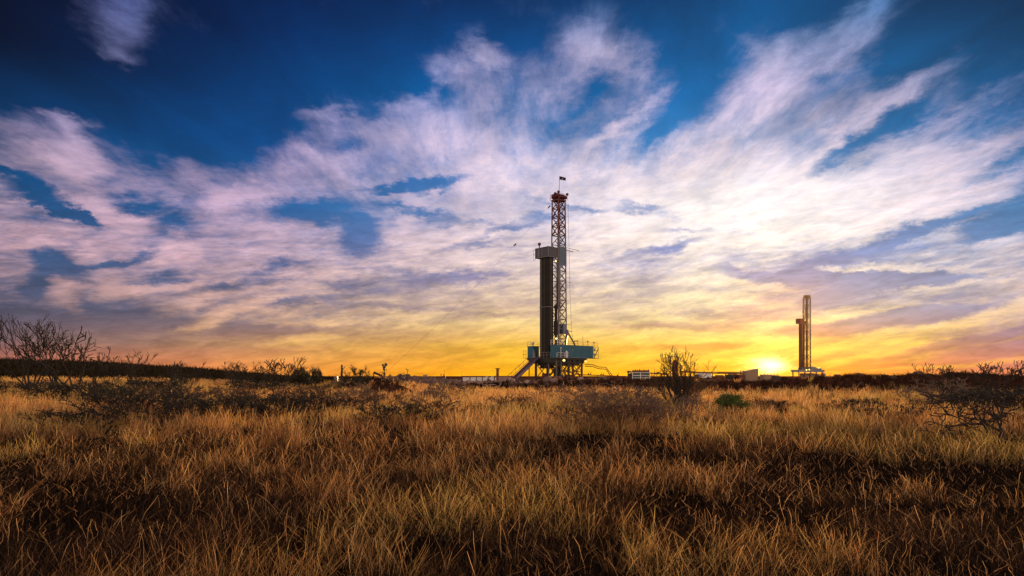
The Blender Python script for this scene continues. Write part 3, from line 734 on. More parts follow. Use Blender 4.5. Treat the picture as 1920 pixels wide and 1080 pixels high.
mb.beam(R(3.0, .5, GP), R(5.8, .5, FL - 1.0), .12); mb.beam(R(3.0, 1.4, GP), R(5.8, 1.4, FL - 1.0), .12)
mb.build("stairway", M['slate'], rig)
# V-door ramp
mb = MB(); top = R(-.05, 7.9, FL - .1); bot = R(-8.6, 7.9, GP + .1); mb.beam(top, bot, 1.3, .28); ro = mb.build("pipe_ramp", M['darkred'], rig)
mb = MB(); mb.beam(top + E2 * .75 + Vector((0, 0, .1)), bot + E2 * .75 + Vector((0, 0, .1)), .2, .5); mb.build("ramp_side", M['grey'], ro)
mb = MB(); mb.tube(R(-.4, 6.6, FL + .1), R(-8.7, 6.6, GP + .25), .34, .34, 10); mb.tube(R(-.4, 6.6, FL + .1), R(.9, 6.4, FL + .15), .34, .3, 10); mb.build("ramp_tube", M['pale'], rig, smooth=True)
mb = MB()
for o_ in (0, 1.1): mb.beam(R(-.1, 9.6, FL + o_), R(-9.2, 9.6, GP + o_), .09)
for k in range(7): p = R(-.1, 9.6, FL).lerp(R(-9.2, 9.6, GP), k / 6); mb.beam(p, p + Vector((0, 0, 1.1)), .07)
mb.build("ramp_railing", M['grey'], rig)
mb = MB(); mb.beam(R(-2.4, 8.2, GP), R(-2.4, 8.2, FL - 1.6), .28); mb.build("ramp_post", M['darkred'], rig)
mb = MB(); rbox(mb, -.25, -.1, 8.6, 9.0, FL, FL + 2.5); mb.tube(R(-.4, 8.3, FL), R(-.4, 8.3, FL + 1.8), .45, .3, 8); mb.build("landing_gear", M['pale'], rig)

# racked pipe: every visible stand
grp = "drill pipe stands racked upright on the large rig"
protos = {}
pr = random.Random(4)
M['pipe2'] = mat("worn_drill_pipe", (0.05, 0.042, 0.038), 0.4, 0.5, 0.4, 1.2); M['pipe3'] = mat("rusty_drill_pipe", (0.035, 0.018, 0.011), 0.6, 0.2, 0.4, 1.2)
spots = []
for ib in range(12):
    for ia in range(8):
        if ia > 2 and ib > 2: continue         # the inner rows are out of sight
        spots.append((.45 + .25 * ia, 3.4 + .29 * ib + (.12 if ia % 2 else 0)))
for (a_, b_) in spots:
    p = R(a_, b_, FL + .003); mk_ = pr.choice(('pipe', 'pipe', 'pipe', 'pipe2', 'pipe3'))
    if mk_ not in protos:
        mb = MB(); zt = 34.6
        mb.tube(p, (p.x, p.y, zt), .125, .125, 7)
        for z in (FL + 9.2, FL + 18.4): mb.tube((p.x, p.y, z), (p.x, p.y, z + .6), .148, .148, 7)
        protos[mk_] = mb.build("drill_pipe", M[mk_], None, loc=p, smooth=False)
        tag(protos[mk_], "dark upright stand of drill pipe racked tightly under the large rig's grey board", "drill pipe", grp)
    else:
        clone(protos[mk_], loc=p)

# flag on top
fp = at(1048.3, 356.5, 186.5); fl = thing("flag", R(5.2, 4.4, 52.3), "black flag with pale centre flying on a pole above the large rig's crown", "flag")
mb = MB(); mb.tube(fp - Vector((0, 0, 1.6)), fp + Vector((.12, 0, 3.9)), .075, .05, 6); mb.build("flagpole", M['grey'], fl)
vs = []; fs = []; nx, nz = 10, 5
p0 = fp + Vector((.12, 0, 3.85))
for i in range(nx + 1):
    for k in range(nz + 1):
        s_ = i / nx
        vs.append((p0.x + s_ * 1.75, p0.y + .14 * math.sin(s_ * 7) * s_, p0.z - .95 * k / nz * (1 - .12 * s_) - .30 * s_ + .06 * math.sin(s_ * 6)))
for i in range(nx):
    for k in range(nz):
        a_ = i * (nz + 1) + k; fs.append((a_, a_ + 1, a_ + nz + 2, a_ + nz + 1))
cl = MB().add(vs, fs).build("cloth", M['black'], fl)
mod = cl.modifiers.new("thick", 'SOLIDIFY'); mod.thickness = .015
mb = MB()
for s_ in (-1, 1):
    yy = p0.y + .10 * s_ + .06
    mb.add([(p0.x + .95 + .22 * math.cos(q * math.pi / 6), yy, p0.z - .66 + .17 * math.sin(q * math.pi / 6)) for q in range(12)], [tuple(range(12))])
mb.build("emblem", M['white'], cl)

# guy wires with marker
gy = thing("guy_wire", (at(705, 684, 175)), "thin guy wire with two markers slanting from the large rig's crown to the left", "cable")
p = R(4.2, 4.2, 50.9); q = at(705, 690, 175); q.z = gz(q.x, q.y)
pts = [p.lerp(q, k / 16) - Vector((0, 0, 1.6 * math.sin(math.pi * k / 16))) for k in range(17)]
MB().path(pts, .011, 4).build("wire", M['cable'], gy)
pts2 = [a_ + E2 * (.8 * (1 - k / 16)) for k, a_ in enumerate(pts)]
MB().path(pts2, .008, 4).build("wire", M['cable'], gy)
for uu, rr in ((1029.5, .20), (965.5, .20)):
    k = min(range(16), key=lambda k_: abs(UC + F * pts[k_].x / pts[k_].y - uu))
    c_ = pts[k]; dd = (pts[k + 1] - c_).normalized() if k < 16 else Vector((0, 0, 1))
    f_ = (uu - (UC + F * c_.x / c_.y)) / ((UC + F * pts[k + 1].x / pts[k + 1].y) - (UC + F * c_.x / c_.y)); c_ = c_.lerp(pts[k + 1], f_)
    MB().tube(c_ - dd * .45, c_ + dd * .45, rr, rr * .6, 8).build("marker", M['dark'], gy)
gy2 = thing("guy_wire", at(800, 700, 176), "faint lower guy wire slanting from below the large rig's racking board to the ground", "cable")
p = R(1.0, 6.6, 31); q = at(795, 660, 176); q.z = gz(q.x, q.y)
MB().path([p.lerp(q, k / 12) - Vector((0, 0, 1.0 * math.sin(math.pi * k / 12))) for k in range(13)], .008, 4).build("wire", M['cable'], gy2)

# ------------------------------------------------------------------ the far rig
YR = 415.0
def S(u, v, dy=0.0): return at(u, v, YR + dy)
O2 = Vector(((1511.5 - UC) / F * YR, YR, 0)); TH2 = math.radians(25)
F1 = Vector((math.cos(TH2), math.sin(TH2), 0)); F2 = Vector((-math.sin(TH2), math.cos(TH2), 0))
def R2(a_, b_, z): p = O2 + F1 * a_ + F2 * b_; return Vector((p.x, p.y, z))
G2 = 0.6; FL2 = 5.4
rig2 = thing("drilling_rig", R2(2, 2, G2), "smaller looking distant drilling rig with yellowish lattice mast right of the setting sun", "drilling rig")
MD2 = (0.1, 4.0, 0, 2.6)
M['farred'] = mat("dull_red_steel", (0.05, 0.014, 0.010), 0.6, 0, 0.3); M['ochre_glow'] = mat("ochre_glow_steel", (0.14, 0.085, 0.012), 0.6, 0, 0.3)  # yellow of the far upper mast is sun glow put into its colour
mast_part("lower_mast", M['farred'], rig2, R2, MD2, FL2, 51.0, .92, FL2, 30, 9, .40, .26, xb=False)
mast_part("upper_mast", M['ochre_glow'], rig2, R2, MD2, FL2, 51.0, .92, 30, 50.5, 7, .40, .26, xb=False)
mb = MB(); rbox(mb, .5, 3.5, .1, 2.4, 50.7, 52.0, R2); rbox(mb, .1, 4.0, -.1, 2.6, 50.2, 50.6, R2); mb.build("crown_block", M['yellow'], rig2)
for a_, z_ in ((3.6, 52.6), (.0, 51.8)): MB().beam(R2(a_, 0, 50.3), R2(a_, 0, z_), .12).build("crown_post", M['rust'], rig2)
mb = MB(); rbox(mb, 1.2, 2.2, .6, 1.6, 38, 45, R2); mb.tube(R2(1.7, 1.1, 45), R2(1.7, 1.1, 50), .12, .12); mb.tube(R2(1.7, 1.1, 12), R2(1.7, 1.1, 38), .16, .16); mb.build("top_drive", M['ochre_glow'], rig2)
mb = MB(); mb.beam(R2(.2, 0, 40.6), R2(-3.6, 0, 41.4), .16); mb.beam(R2(-3.4, 0, 40.5), R2(-3.4, 0, 41.8), .12); mb.build("outrigger_arm", M['rust'], rig2)
mb = MB(); rbox(mb, -5.6, -2.2, -.4, 3.0, 34.0, 37.2, R2); rbox(mb, -2.1, 0.1, .2, 1.6, 33.4, 35.9, R2); bo2 = mb.build("racking_board", M['darkred'], rig2)
mb = MB(); mb.beam(R2(-1.6, .2, 35.9), R2(-1.6, .2, 38.6), .3); mb.build("board_mast", M['darkred'], bo2)
mb = MB(); rbox(mb, -1.9, -.9, .2, 1.1, FL2, 33.4, R2); mb.build("wind_wall", M['farred'], rig2)
mb = MB(); rbox(mb, -7.2, 15.5, -.6, 5.2, 4.1, 5.4, R2); fo2 = mb.build("drill_floor", M['panel'], rig2)
for a_ in (-6.2, -1.0, 4.0, 9.0, 14.2): MB().beam(R2(a_, 0, G2 - .4), R2(a_, 0, 4.1), .6).beam(R2(a_, 4.6, G2 - .4), R2(a_, 4.6, 4.1), .6).build("substructure_leg", M['darkred'], rig2)
mb = MB(); mb.beam(R2(-6, 0, G2), R2(-1, 0, 3.4), .25); mb.beam(R2(4, 0, 3.4), R2(9, 0, G2), .25); mb.beam(R2(9, 0, 3.4), R2(4, 0, G2), .25); rbox(mb, -.6, 8.6, .8, 4.2, G2, 3.3, R2); rbox(mb, 10.4, 12.8, .8, 3.2, G2, 2.9, R2); mb.build("cross_bracing", M['slate'], rig2)
mb = MB(); rbox(mb, 3.6, 9.2, .4, 4.2, 5.4, 7.3, R2); rbox(mb, 9.4, 13.8, .2, 3.8, 5.4, 6.5, R2); rbox(mb, -3.6, -.4, .4, 3, 5.4, 6.9, R2); rbox(mb, 15.6, 17.2, 0, 2.4, G2, 3.4, R2); mb.build("engine_house", M['panel'], rig2)
mb = MB()
for a_, h_ in ((5.2, 7.2), (6.9, 7.8), (8.5, 7.4), (-5.2, 5.4)): mb.tube(R2(a_, 1, 4.6), R2(a_, 1, h_), .35, .35, 8)
mb.tube(R2(11.2, 1, 4.6), R2(11.2, 1, 6.4), .95, .7, 10); mb.build("exhaust_stack", M['darkred'], rig2)
mb = MB()
for k in range(12): mb.beam(R2(-7 + 2 * k, -.5, 4.6), R2(-7 + 2 * k, -.5, 5.6), .08)
mb.beam(R2(-7, -.5, 5.6), R2(15.4, -.5, 5.6), .1); mb.build("floor_railing", M['grey'], rig2)
for (a_, z) in ((-.6, 5.4), (10.2, 6.8), (1.8, 5.6)): MB().ball(R2(a_, -.8, z), .42, 8).build("work_lamp", M['lamp'], rig2)
proto = None
for ia in range(7):
    for ib in range(2):
        p = R2(-4.95 + .34 * ia, .5 + .5 * ib, FL2 + .003)
        if proto is None:
            proto = MB().tube(p, (p.x, p.y, 34), .19, .19, 6).build("drill_pipe", M['farred'], None, loc=p)
            tag(proto, "rusty upright stand of drill pipe racked in the distant rig right of the sun", "drill pipe", "drill pipe stands racked on the distant rig")
        else: clone(proto, loc=p)

# ------------------------------------------------------------------ equipment on the pad
def base(u, y, dz=0.0):
    x = (u - UC) / F * y; return Vector((x, y, gz(x, y) + dz))
# catwalk left of the ramp
cw = thing("pipe_catwalk", R(-17, 7, GP), "long low white sided pipe catwalk with dark red top at the foot of the ramp", "catwalk")
mb = MB(); rbox(mb, -25.5, -11.5, 5.6, 8.2, .35, 1.35); body = mb.build("side_panel", M['white'], cw)
mb = MB(); rbox(mb, -25.8, -10.0, 5.4, 8.4, 1.36, 1.62); mb.build("deck", M['darkred'], cw)
mb = MB(); [rbox(mb, -25.4 + 2.0 * k, -25.2 + 2.0 * k, 5.5, 5.58, .3, 1.35) for k in range(7)]; mb.build("side_rib", M['dark'], cw)
mb = MB(); rbox(mb, -25.7, -9.5, 5.3, 8.5, .0, .34); mb.build("skid", M['dark'], cw)
st = base(933, 168); so = thing("vent_stack", st, "short brown upright stack with flat flared cap left of the large rig's ramp", "stack")
zt = at(933, 690.5, 168).z
MB().tube(st - Vector((0, 0, .2)), (st.x, st.y, zt - .15), .33, .33, 10).build("pipe", M['rust'], so)
MB().tube((st.x, st.y, zt - .2), (st.x, st.y, zt), .36, .75, 10).build("cap", M['rust'], so)
MB().beam((st.x - .9, st.y, st.z), (st.x - .2, st.y, zt - 1.0), .07).build("brace", M['rust'], so)
for uu, lab in ((912, "thin white marker post left of the brown vent stack"), (922, "thin white marker post nearest the brown vent stack")):
    p = base(uu, 120); mb = MB(); mb.beam(p - Vector((0, 0, .2)), p + Vector((0, 0, 1.25)), .12); mb.beam(p + Vector((-.1, 0, 1.27)), p + Vector((.35, 0, 1.27)), .08)
    tag(mb.build("marker_post", M['white'], None, loc=p), lab, "post", "white posts by the catwalk")
# flow line leaving the rig on the right
fo = thing("flow_line", R(13, 3, GP), "bent lattice flow pipe reaching from the large rig's right end down to the ground", "pipe")
pts = [at(1097, 683, 190), at(1112, 684, 190), at(1123, 688, 190), at(1136, 688.5, 190), at(1152, 709, 190)]
for d_ in (0, .55): MB().path([p - Vector((0, 0, d_)) for p in pts[:4]] + [pts[4] - Vector((d_ * 1.2, 0, 0))], .11, 6).build("pipe", M['rust'], fo)
mb = MB()
for a_, b_ in zip(pts[:-1], pts[1:]):
    n = max(2, int((b_ - a_).length / .6))
    for k in range(n): mb.beam(a_.lerp(b_, k / n), a_.lerp(b_, (k + .5) / n) - Vector((.3, 0, .55)), .06)
mb.build("lacing", M['rust'], fo)
pl = thing("ground_pipe", at(1146, 705, 176), "long thin horizontal pipe with valves between the large rig and the generator skid", "pipe")
MB().tube(at(1088, 702.5, 176), at(1180, 706.0, 172), .13, .13, 6).tube(at(1140, 707.5, 176), at(1185, 708.4, 172), .1, .1, 6).build("pipe", M['rust'], pl)
mb = MB()
for uu in (1103, 1107, 1127, 1131, 1158): p = at(uu, 702.5 + (uu - 1088) * .038, 175); mb.beam(p, p + Vector((.25, 0, .75)), .12); mb.ball(p + Vector((0, 0, .2)), .22, 6)
mb.build("valve", M['darkred'], pl)
for uu in (1095, 1120, 1145, 1170): p = at(uu, 704, 175); MB().beam(p, Vector((p.x, p.y, gz(p.x, p.y) - .1)), .12).build("stand", M['dark'], pl)
# generator skid
def pbox(mb, u0, v0, u1, v1, y, depth):
    p, q = at(u0, v1, y), at(u1, v0, y); return mb.box((p.x, y, p.z), (q.x, y + depth, q.z))
gs = thing("generator_skid", at(1202, 710, 150), "blue grey windowed generator skid carrying a row of dark red exhaust silencers", "generator")
pbox(MB(), 1185.5, 698.4, 1218.5, 712, 150, 2.4).build("housing", M['glass'], gs)
mb = MB()
for uu in (1185.5, 1200.5, 1217.8): pbox(mb, uu, 698, uu + 1.1, 712, 149.9, .09)
for vv in (698, 703.6, 708): pbox(mb, 1185.5, vv, 1219, vv + .9, 149.86, .12)
mb.build("frame", M['white'], gs)
for k in range(8):
    uu = 1187 + 4.1 * k; h_ = (0.0, .8, .3, 1.0)[k % 4]
    MB().tube(at(uu, 698, 151), at(uu, 694.6 - h_, 151), .26, .22, 8).tube(at(uu, 694.6 - h_, 151), at(uu, 693.4 - h_, 151), .08, .08, 6).build("exhaust_silencer", M['darkred'], gs)
mb = MB(); mb.ball(at(1178, 697.5, 150.5), .3, 8); mb.tube(at(1178, 697, 150.5), at(1184, 697, 150.5), .16, .16); mb.tube(at(1176, 703, 150.5), at(1185, 703, 150.5), .12, .12); pbox(mb, 1179, 700, 1184, 712, 150.3, 1.2); mb.build("cooler", M['dark'], gs)
# boom / pipe right of the skid
bm = thing("pipe_boom", at(1234, 702, 150), "rusty horizontal pipe boom reaching right from the generator skid", "pipe")
MB().tube(at(1219, 699.6, 150), at(1249, 701.2, 150), .14, .14, 8).ball(at(1234, 699.2, 150), .3, 8).tube(at(1243, 701, 150), at(1249.5, 701.3, 150), .22, .22).build("pipe", M['rust'], bm)
MB().beam(at(1222, 700, 150), at(1222, 712, 150), .14).beam(at(1240, 701, 150), at(1240, 712, 150), .14).build("stand", M['rust'], bm)
# separator
sp = thing("gas_separator", at(1266, 711, 140), "upright gas separator vessel in a rusty open frame behind the many stemmed mesquite", "tank")
v0, v1 = at(1266, 711, 140.6), at(1266, 676, 140.6)
MB().tube(v0, v1 - Vector((0, 0, .3)), .62, .62, 14).tube(v1 - Vector((0, 0, .3)), v1 + Vector((0, 0, .15)), .62, .25, 14).build("vessel", M['rust'], sp)
mb = MB()
for uu, vv in ((1256.5, 668.5), (1270.5, 668.5), (1275.5, 682)): mb.beam(at(uu, 712, 140), at(uu, vv, 140), .17)
mb.beam(at(1256.5, 668.8, 140), at(1270.5, 668.8, 140), .13); mb.beam(at(1256.5, 690, 140), at(1276, 690, 140), .12); mb.beam(at(1266, 682, 140), at(1276, 682, 140), .12)
mb.build("frame", M['rust'], sp)
mb = MB(); mb.tube(at(1267.5, 679, 139.8), at(1267.5, 669.5, 139.8), .12, .12, 6); mb.build("vent", M['rust'], sp)
# elevated trough run
tr = thing("mud_trough", at(1335, 711, 146), "long rusty elevated mud trough on posts between the separator and the white tank", "trough")
mb = MB(); mb.beam(at(1275, 696.8, 146), at(1345, 699.5, 146), .35, .30); mb.beam(at(1345, 699.2, 146), at(1392, 699.6, 146), .5, .42); mb.build("channel", M['rust'], tr)
mb = MB()
for uu in (1284, 1303, 1336, 1360, 1376, 1390): mb.beam(at(uu, 698, 146), at(uu, 713, 146), .15)
mb.beam(at(1284, 691.5, 146), at(1284, 699, 146), .13); mb.beam(at(1275, 691.8, 146), at(1284.5, 691.8, 146), .12); mb.beam(at(1278, 701, 146), at(1284, 692, 146), .1)
mb.build("post", M['rust'], tr)
mb = MB(); mb.beam(at(1275, 694.8, 146.2), at(1300, 695.6, 146.2), .05); mb.beam(at(1330, 697.0, 146.2), at(1390, 697.0, 146.2), .05)
for uu in range(1332, 1390, 8): mb.beam(at(uu, 697, 146.2), at(uu, 699.6, 146.2), .05)
mb.build("handrail", M['rust'], tr)
for uu, vt, lab in ((865, 696.5, "thin pole rising behind the left part of the white sided catwalk"), (1227, 686, "thin forked mast behind the rusty pipe boom"), (1222, 689, "shorter thin mast beside the generator skid")):
    p = base(uu, 165); tag(MB().tube(p - Vector((0, 0, .2)), at(uu, vt, 165), .05, .025, 5).build("thin_mast", M['dark'], None, loc=p), lab, "mast")
for u0_, u1_, v0_, lab, mt in ((1040, 1052, 706.5, "low rusty skid box on the pad under the large rig", 'rust'), (1124, 1140, 707.6, "low dark pipe basket right of the large rig's legs", 'dark'), (1345, 1357, 704.0, "small rusty box skid between the white truck and the dark tank", 'rust'), (1566, 1576, 702.5, "small red box at the right foot of the distant rig", 'red')):
    yy_ = 152 if u0_ < 1500 else 400; o = thing("equipment_skid", base((u0_ + u1_) / 2, yy_), lab, "skid")
    pbox(MB(), u0_, v0_, u1_, 713, yy_, 1.6).build("housing", M[mt], o); pbox(MB(), u0_ - .6, v0_ - .8, u1_ + .6, v0_ - .05, yy_ - .1, 1.8).build("lid", M['grey'], o)
# white truck
wt = thing("parked_truck", at(1322, 712, 158), "small white box truck parked under the mud trough", "truck")
pbox(MB(), 1312, 699.6, 1334, 708.5, 158, 2.2).build("cargo_box", M['white'], wt)
pbox(MB(), 1306, 702.6, 1311.7, 708.8, 158.1, 1.9).build("cab", M['pale'], wt)
pbox(MB(), 1306.4, 703.2, 1310.8, 705.3, 158.04, .05).build("window", M['glass'], wt)
for uu in (1309, 1328): p = at(uu, 709.6, 158); MB().tube(p, p + Vector((0, .35, 0)), .42, .42, 12).build("wheel", M['dark'], wt)
dk = thing("dark_tank", at(1375, 712, 150), "dark low mud tank under the right end of the mud trough", "tank")
pbox(MB(), 1364, 702.5, 1385, 711.5, 150, 2).build("body", M['dark'], dk)
mb = MB(); pbox(mb, 1367, 700.6, 1373, 702.4, 150.3, 1); pbox(mb, 1376, 701.2, 1382, 702.4, 150.3, 1); mb.build("hatch", M['rust'], dk)
pu = thing("red_pump_unit", at(1391, 712, 148), "small red pump unit with an upright post just left of the white tank", "pump")
pbox(MB(), 1385.5, 702, 1396.5, 709.5, 148, 1.4).build("housing", M['red'], pu)
MB().beam(at(1389, 702, 148.4), at(1389, 694.5, 148.4), .16).beam(at(1393.5, 702, 148.4), at(1393.5, 696, 148.4), .16).beam(at(1387, 695.5, 148.4), at(1395, 695.5, 148.4), .12).build("post", M['darkred'], pu)
# white ribbed tanks
def ribtank(u0, u1, vl, vr, y, label, name="storage_tank"):
    o = thing(name, at((u0 + u1) / 2, 713, y), label, "tank")
    a_, b_ = at(u0, vl, y), at(u1, vr, y); g = at(u0, 714.5, y).z; D_ = 2.6
    MB().hexa([(a_.x, y, g), (b_.x, y, g), (b_.x, y + D_, g), (a_.x, y + D_, g), (a_.x, y, a_.z), (b_.x, y, b_.z), (b_.x, y + D_, b_.z), (a_.x, y + D_, a_.z)]).build("shell", M['tank'], o)
    mb = MB(); n = max(4, int((u1 - u0) / 3.2))
    for k in range(n + 1):
        x = a_.x + (b_.x - a_.x) * k / n; z = a_.z + (b_.z - a_.z) * k / n
        mb.box((x - .05, y - .07, g + .02), (x + .05, y - .003, z - .03))
    mb.build("rib", M['tank'], o); return o, a_, b_
o, a_, b_ = ribtank(1399.5, 1421, 696, 691.5, 150, "tall white ribbed tank with sloping top just left of the sun")
MB().beam(b_ + Vector((-.05, .2, 0)), b_ + Vector((-.05, .2, .35)), .14).build("vent", M['white'], o)
o, a_, b_ = ribtank(1432, 1462, 702, 704, 158, "low white ribbed tank directly below the sun glare")
mb = MB()
for k in range(5): p = a_.lerp(b_, .1 + .2 * k); mb.beam(p + Vector((0, .5, 0)), p + Vector((0, .5, .35)), .12)
mb.build("hatch", M['grey'], o)
# left side small things
p = base(629, 150); ws = thing("small_shed", p, "small white shed on the skyline left of the mound", "shed")
zt = at(629, 706.2, 150).z
MB().box((p.x - .34, 150, p.z - .4), (p.x + .34, 151.2, zt)).build("wall", M['pale'], ws)
MB().box((p.x - .40, 149.9, zt + .003), (p.x + .40, 151.3, zt + .09)).build("roof", M['grey'], ws)
p = base(640.5, 68)
mb = MB(); tp = at(641, 684.5, 68); pr = random.Random(3); prev = p - Vector((0, 0, .2)); N_ = 9
for k in range(1, N_ + 1):
    c_ = (p - Vector((0, 0, .2))).lerp(tp, k / N_) + Vector((pr.uniform(-.02, .02), 0, 0)); mb.tube(prev, c_, pr.uniform(.07, .09), pr.uniform(.08, .11), 7)
    if k > 3: mb.tube(c_, c_ + Vector((pr.uniform(-.16, .16), pr.uniform(-.1, .1), pr.uniform(-.05, .12))), .05, .02, 5)
    prev = c_
sn = thing("wooden_post", p, "dark shaggy upright wooden post left of the mound with the angled pipe", "post")
mb.build("post", M['wood'], sn)
MB().tube(p + Vector((-.05, 0, .3)), p + Vector((-.8, .1, -.05)), .06, .04, 6).build("brace", M['wood'], sn)
p = base(720.5, 92)
lp = thing("lamp_mast", p, "dark pole bearing five round disc shaped heads on top of the mound", "pole")
MB().tube(p - Vector((0, 0, .2)), at(720.5, 686, 92), .09, .07, 7).build("pole", M['dark'], lp)
for uu, vv, r_ in ((718, 684.6, .17), (723.5, 683.8, .23), (719.3, 688.8, .16), (721.5, 688.4, .16), (720, 692.2, .17), (721, 701, .15)):
    c_ = at(uu, vv, 91.9); MB().tube(c_, c_ + Vector((.03, -.12, .02)), r_, r_ * .8, 10).build("disc_head", M['dark'], lp)
ap = thing("angled_pipe", base(705, 84), "thick dark pipe lying tilted on top of the mound left of the disc headed pole", "pipe")
MB().tube(at(700.5, 698.2, 84), at(716, 704.5, 84), .15, .13, 8).build("pipe", M['wood'], ap)
MB().beam(at(701, 698.5, 84), at(700, 706.5, 84), .12).build("prop", M['wood'], ap)
p = base(832, 140)
rt = thing("red_tank", p, "small red upright tank left of the white sided catwalk", "tank")
pbox(MB(), 829.6, 704.5, 835, 715, 140, .8).build("body", M['red'], rt)
MB().tube(at(832, 704.5, 140.4), at(832, 700.5, 140.4), .06, .06).tube(at(833.5, 704.5, 140.4), at(833.5, 694.5, 140.4), .03, .02).build("vent", M['darkred'], rt)
tag(MB().beam(at(827, 716, 139), at(827, 701.5, 139), .14).beam(at(826, 702, 139), at(828.5, 702, 139), .1).build("thin_post", M['dark'], None, loc=at(827, 716, 139)), "thin dark post standing beside the small red tank", "post")
# utility poles
def upole(u, vtop, y, label, arm=2.4, r_=.16):
    p = base(u, y); tp = at(u, vtop, y); o = thing("utility_pole", p, label, "pole", "utility poles along the left skyline")
    MB().tube(p - Vector((0, 0, .3)), tp, r_, r_ * .75, 8).build("pole", M['wood'], o)
    if arm:
        MB().beam(tp - Vector((arm / 2, 0, .5)), tp + Vector((arm / 2, 0, -.5)), .22, .2).build("crossarm", M['wood'], o)
        mb = MB(); [mb.tube(tp + Vector((s_ * arm / 2, 0, -.4)), tp + Vector((s_ * arm / 2, 0, -.05)), .09, .06, 6) for s_ in (-.95, -.4, .4, .95)]; mb.build("insulator", M['dark'], o)
upole(49, 629.5, 200, "nearest utility pole seen through the tallest mesquite's branches", 2.5, .2)
upole(186.5, 660.5, 330, "utility pole with crossarm standing directly above the left pump jack", 2.6, .17)
upole(278, 680.5, 430, "third utility pole from the left, without visible crossarm", 0, .22)
upole(296.5, 686, 520, "farthest utility pole, shortest on the left skyline", 1.8, .2)
# pump jacks
def pumpjack(u, y, sc_, flip, label, tilt=.25, z0=None):
    p = base(u, y)
    if z0 is not None: p.z = z0
    o = thing("pump_jack", p, label, "pump jack"); s_ = sc_; f = flip
    Q = lambda x, yy, z: p + Vector((x * f * s_, yy * s_, z * s_))
    c_, sn_ = math.cos(tilt), math.sin(tilt)
    W = lambda x, z: Q(x * c_ - z * sn_, 0, 4.0 + x * sn_ + z * c_)
    MB().beam(Q(-3, 0, .1), Q(3.4, 0, .1), 1.0 * s_, .3 * s_).build("skid", M['dark'], o)
    mb = MB(); [mb.beam(Q(a_, b_, .2), Q(0, 0, 3.9), .28 * s_) for a_, b_ in ((-1.1, -.7), (-1.1, .7), (1.0, -.7), (1.0, .7))]; mb.beam(Q(-.6, 0, 1.9), Q(.5, 0, 1.9), .16 * s_); mb.build("post", M['dark'], o)
    MB().beam(W(-2.9, .1), W(3.0, .1), .32 * s_, .5 * s_).build("walking_beam", M['dark'], o)
    mb = MB(); vs = []
    for k in range(6):
        th = -.75 + 1.15 * k / 5
        vs += [W(3.0 + .75 * math.cos(th), .2 + 1.5 * math.sin(th)) + Vector((0, d_ * s_, 0)) for d_ in (-.22, .22)]
    ins = [W(2.7, .5) + Vector((0, d_ * s_, 0)) for d_ in (-.22, .22)]
    vs += ins; fs = [(2 * k, 2 * k + 1, 2 * k + 3, 2 * k + 2) for k in range(5)] + [(12, 2 * k, 2 * k + 2) for k in range(5)] + [(13, 2 * k + 3, 2 * k + 1) for k in range(5)] + [(12, 13, 1, 0), (10, 11, 13, 12)]
    MB().add(vs, fs).build("horse_head", M['dark'], o)
    MB().tube(W(3.6, -.6), Q(3.9, 0, .3), .05 * s_, .05 * s_, 5).build("polished_rod", M['dark'], o)
    mb = MB(); mb.beam(W(-2.8, 0), Q(-2.2, .5, 1.4), .14 * s_); mb.beam(Q(-2.4, .5, 1.5), Q(-1.2, .5, .9), .5 * s_, .9 * s_); mb.build("crank", M['dark'], o)
    MB().box(tuple(Q(-3.4 if f > 0 else -2.0, -.4, .2)), tuple(Q(-2.0 if f > 0 else -3.4, .4, 1.5))).build("gearbox", M['dark'], o)
pumpjack(183, 320, 1.0, -1, "dark pump jack on the left skyline below the utility pole", .22)
pumpjack(1914, 150, .52, 1, "rusty pump jack cut off by the right edge on the skyline", .42, 1.0)

# ------------------------------------------------------------------ shrubs
def segs_to_mesh(segs, name, m):
    P0 = np.array([s_[0] for s_ in segs]); P1 = np.array([s_[1] for s_ in segs]); r0 = np.array([s_[2] for s_ in segs]); r1 = np.array([s_[3] for s_ in segs])
    n = 5; d = P1 - P0; d /= np.linalg.norm(d, axis=1, keepdims=True) + 1e-9
    up = np.where(np.abs(d[:, 2:3]) < .9, np.array([[0, 0, 1.0]]), np.array([[0, 1.0, 0]])); a_ = np.cross(d, up); a_ /= np.linalg.norm(a_, axis=1, keepdims=True) + 1e-9; b_ = np.cross(a_, d)
    vs = []
    for P, r_ in ((P0, r0), (P1, r1)):
        for k in range(n):
            th = 2 * math.pi * k / n; vs.append(P + (a_ * math.cos(th) + b_ * math.sin(th)) * r_[:, None])
    V = np.stack(vs, 1).reshape(-1, 3); N_ = len(segs); bs = np.arange(N_) * 2 * n
    q = np.concatenate([np.stack([bs + k, bs + (k + 1) % n, bs + n + (k + 1) % n, bs + n + k], 1) for k in range(n)])
    me = mesh_np(name, V, q); me.materials.append(m); return me

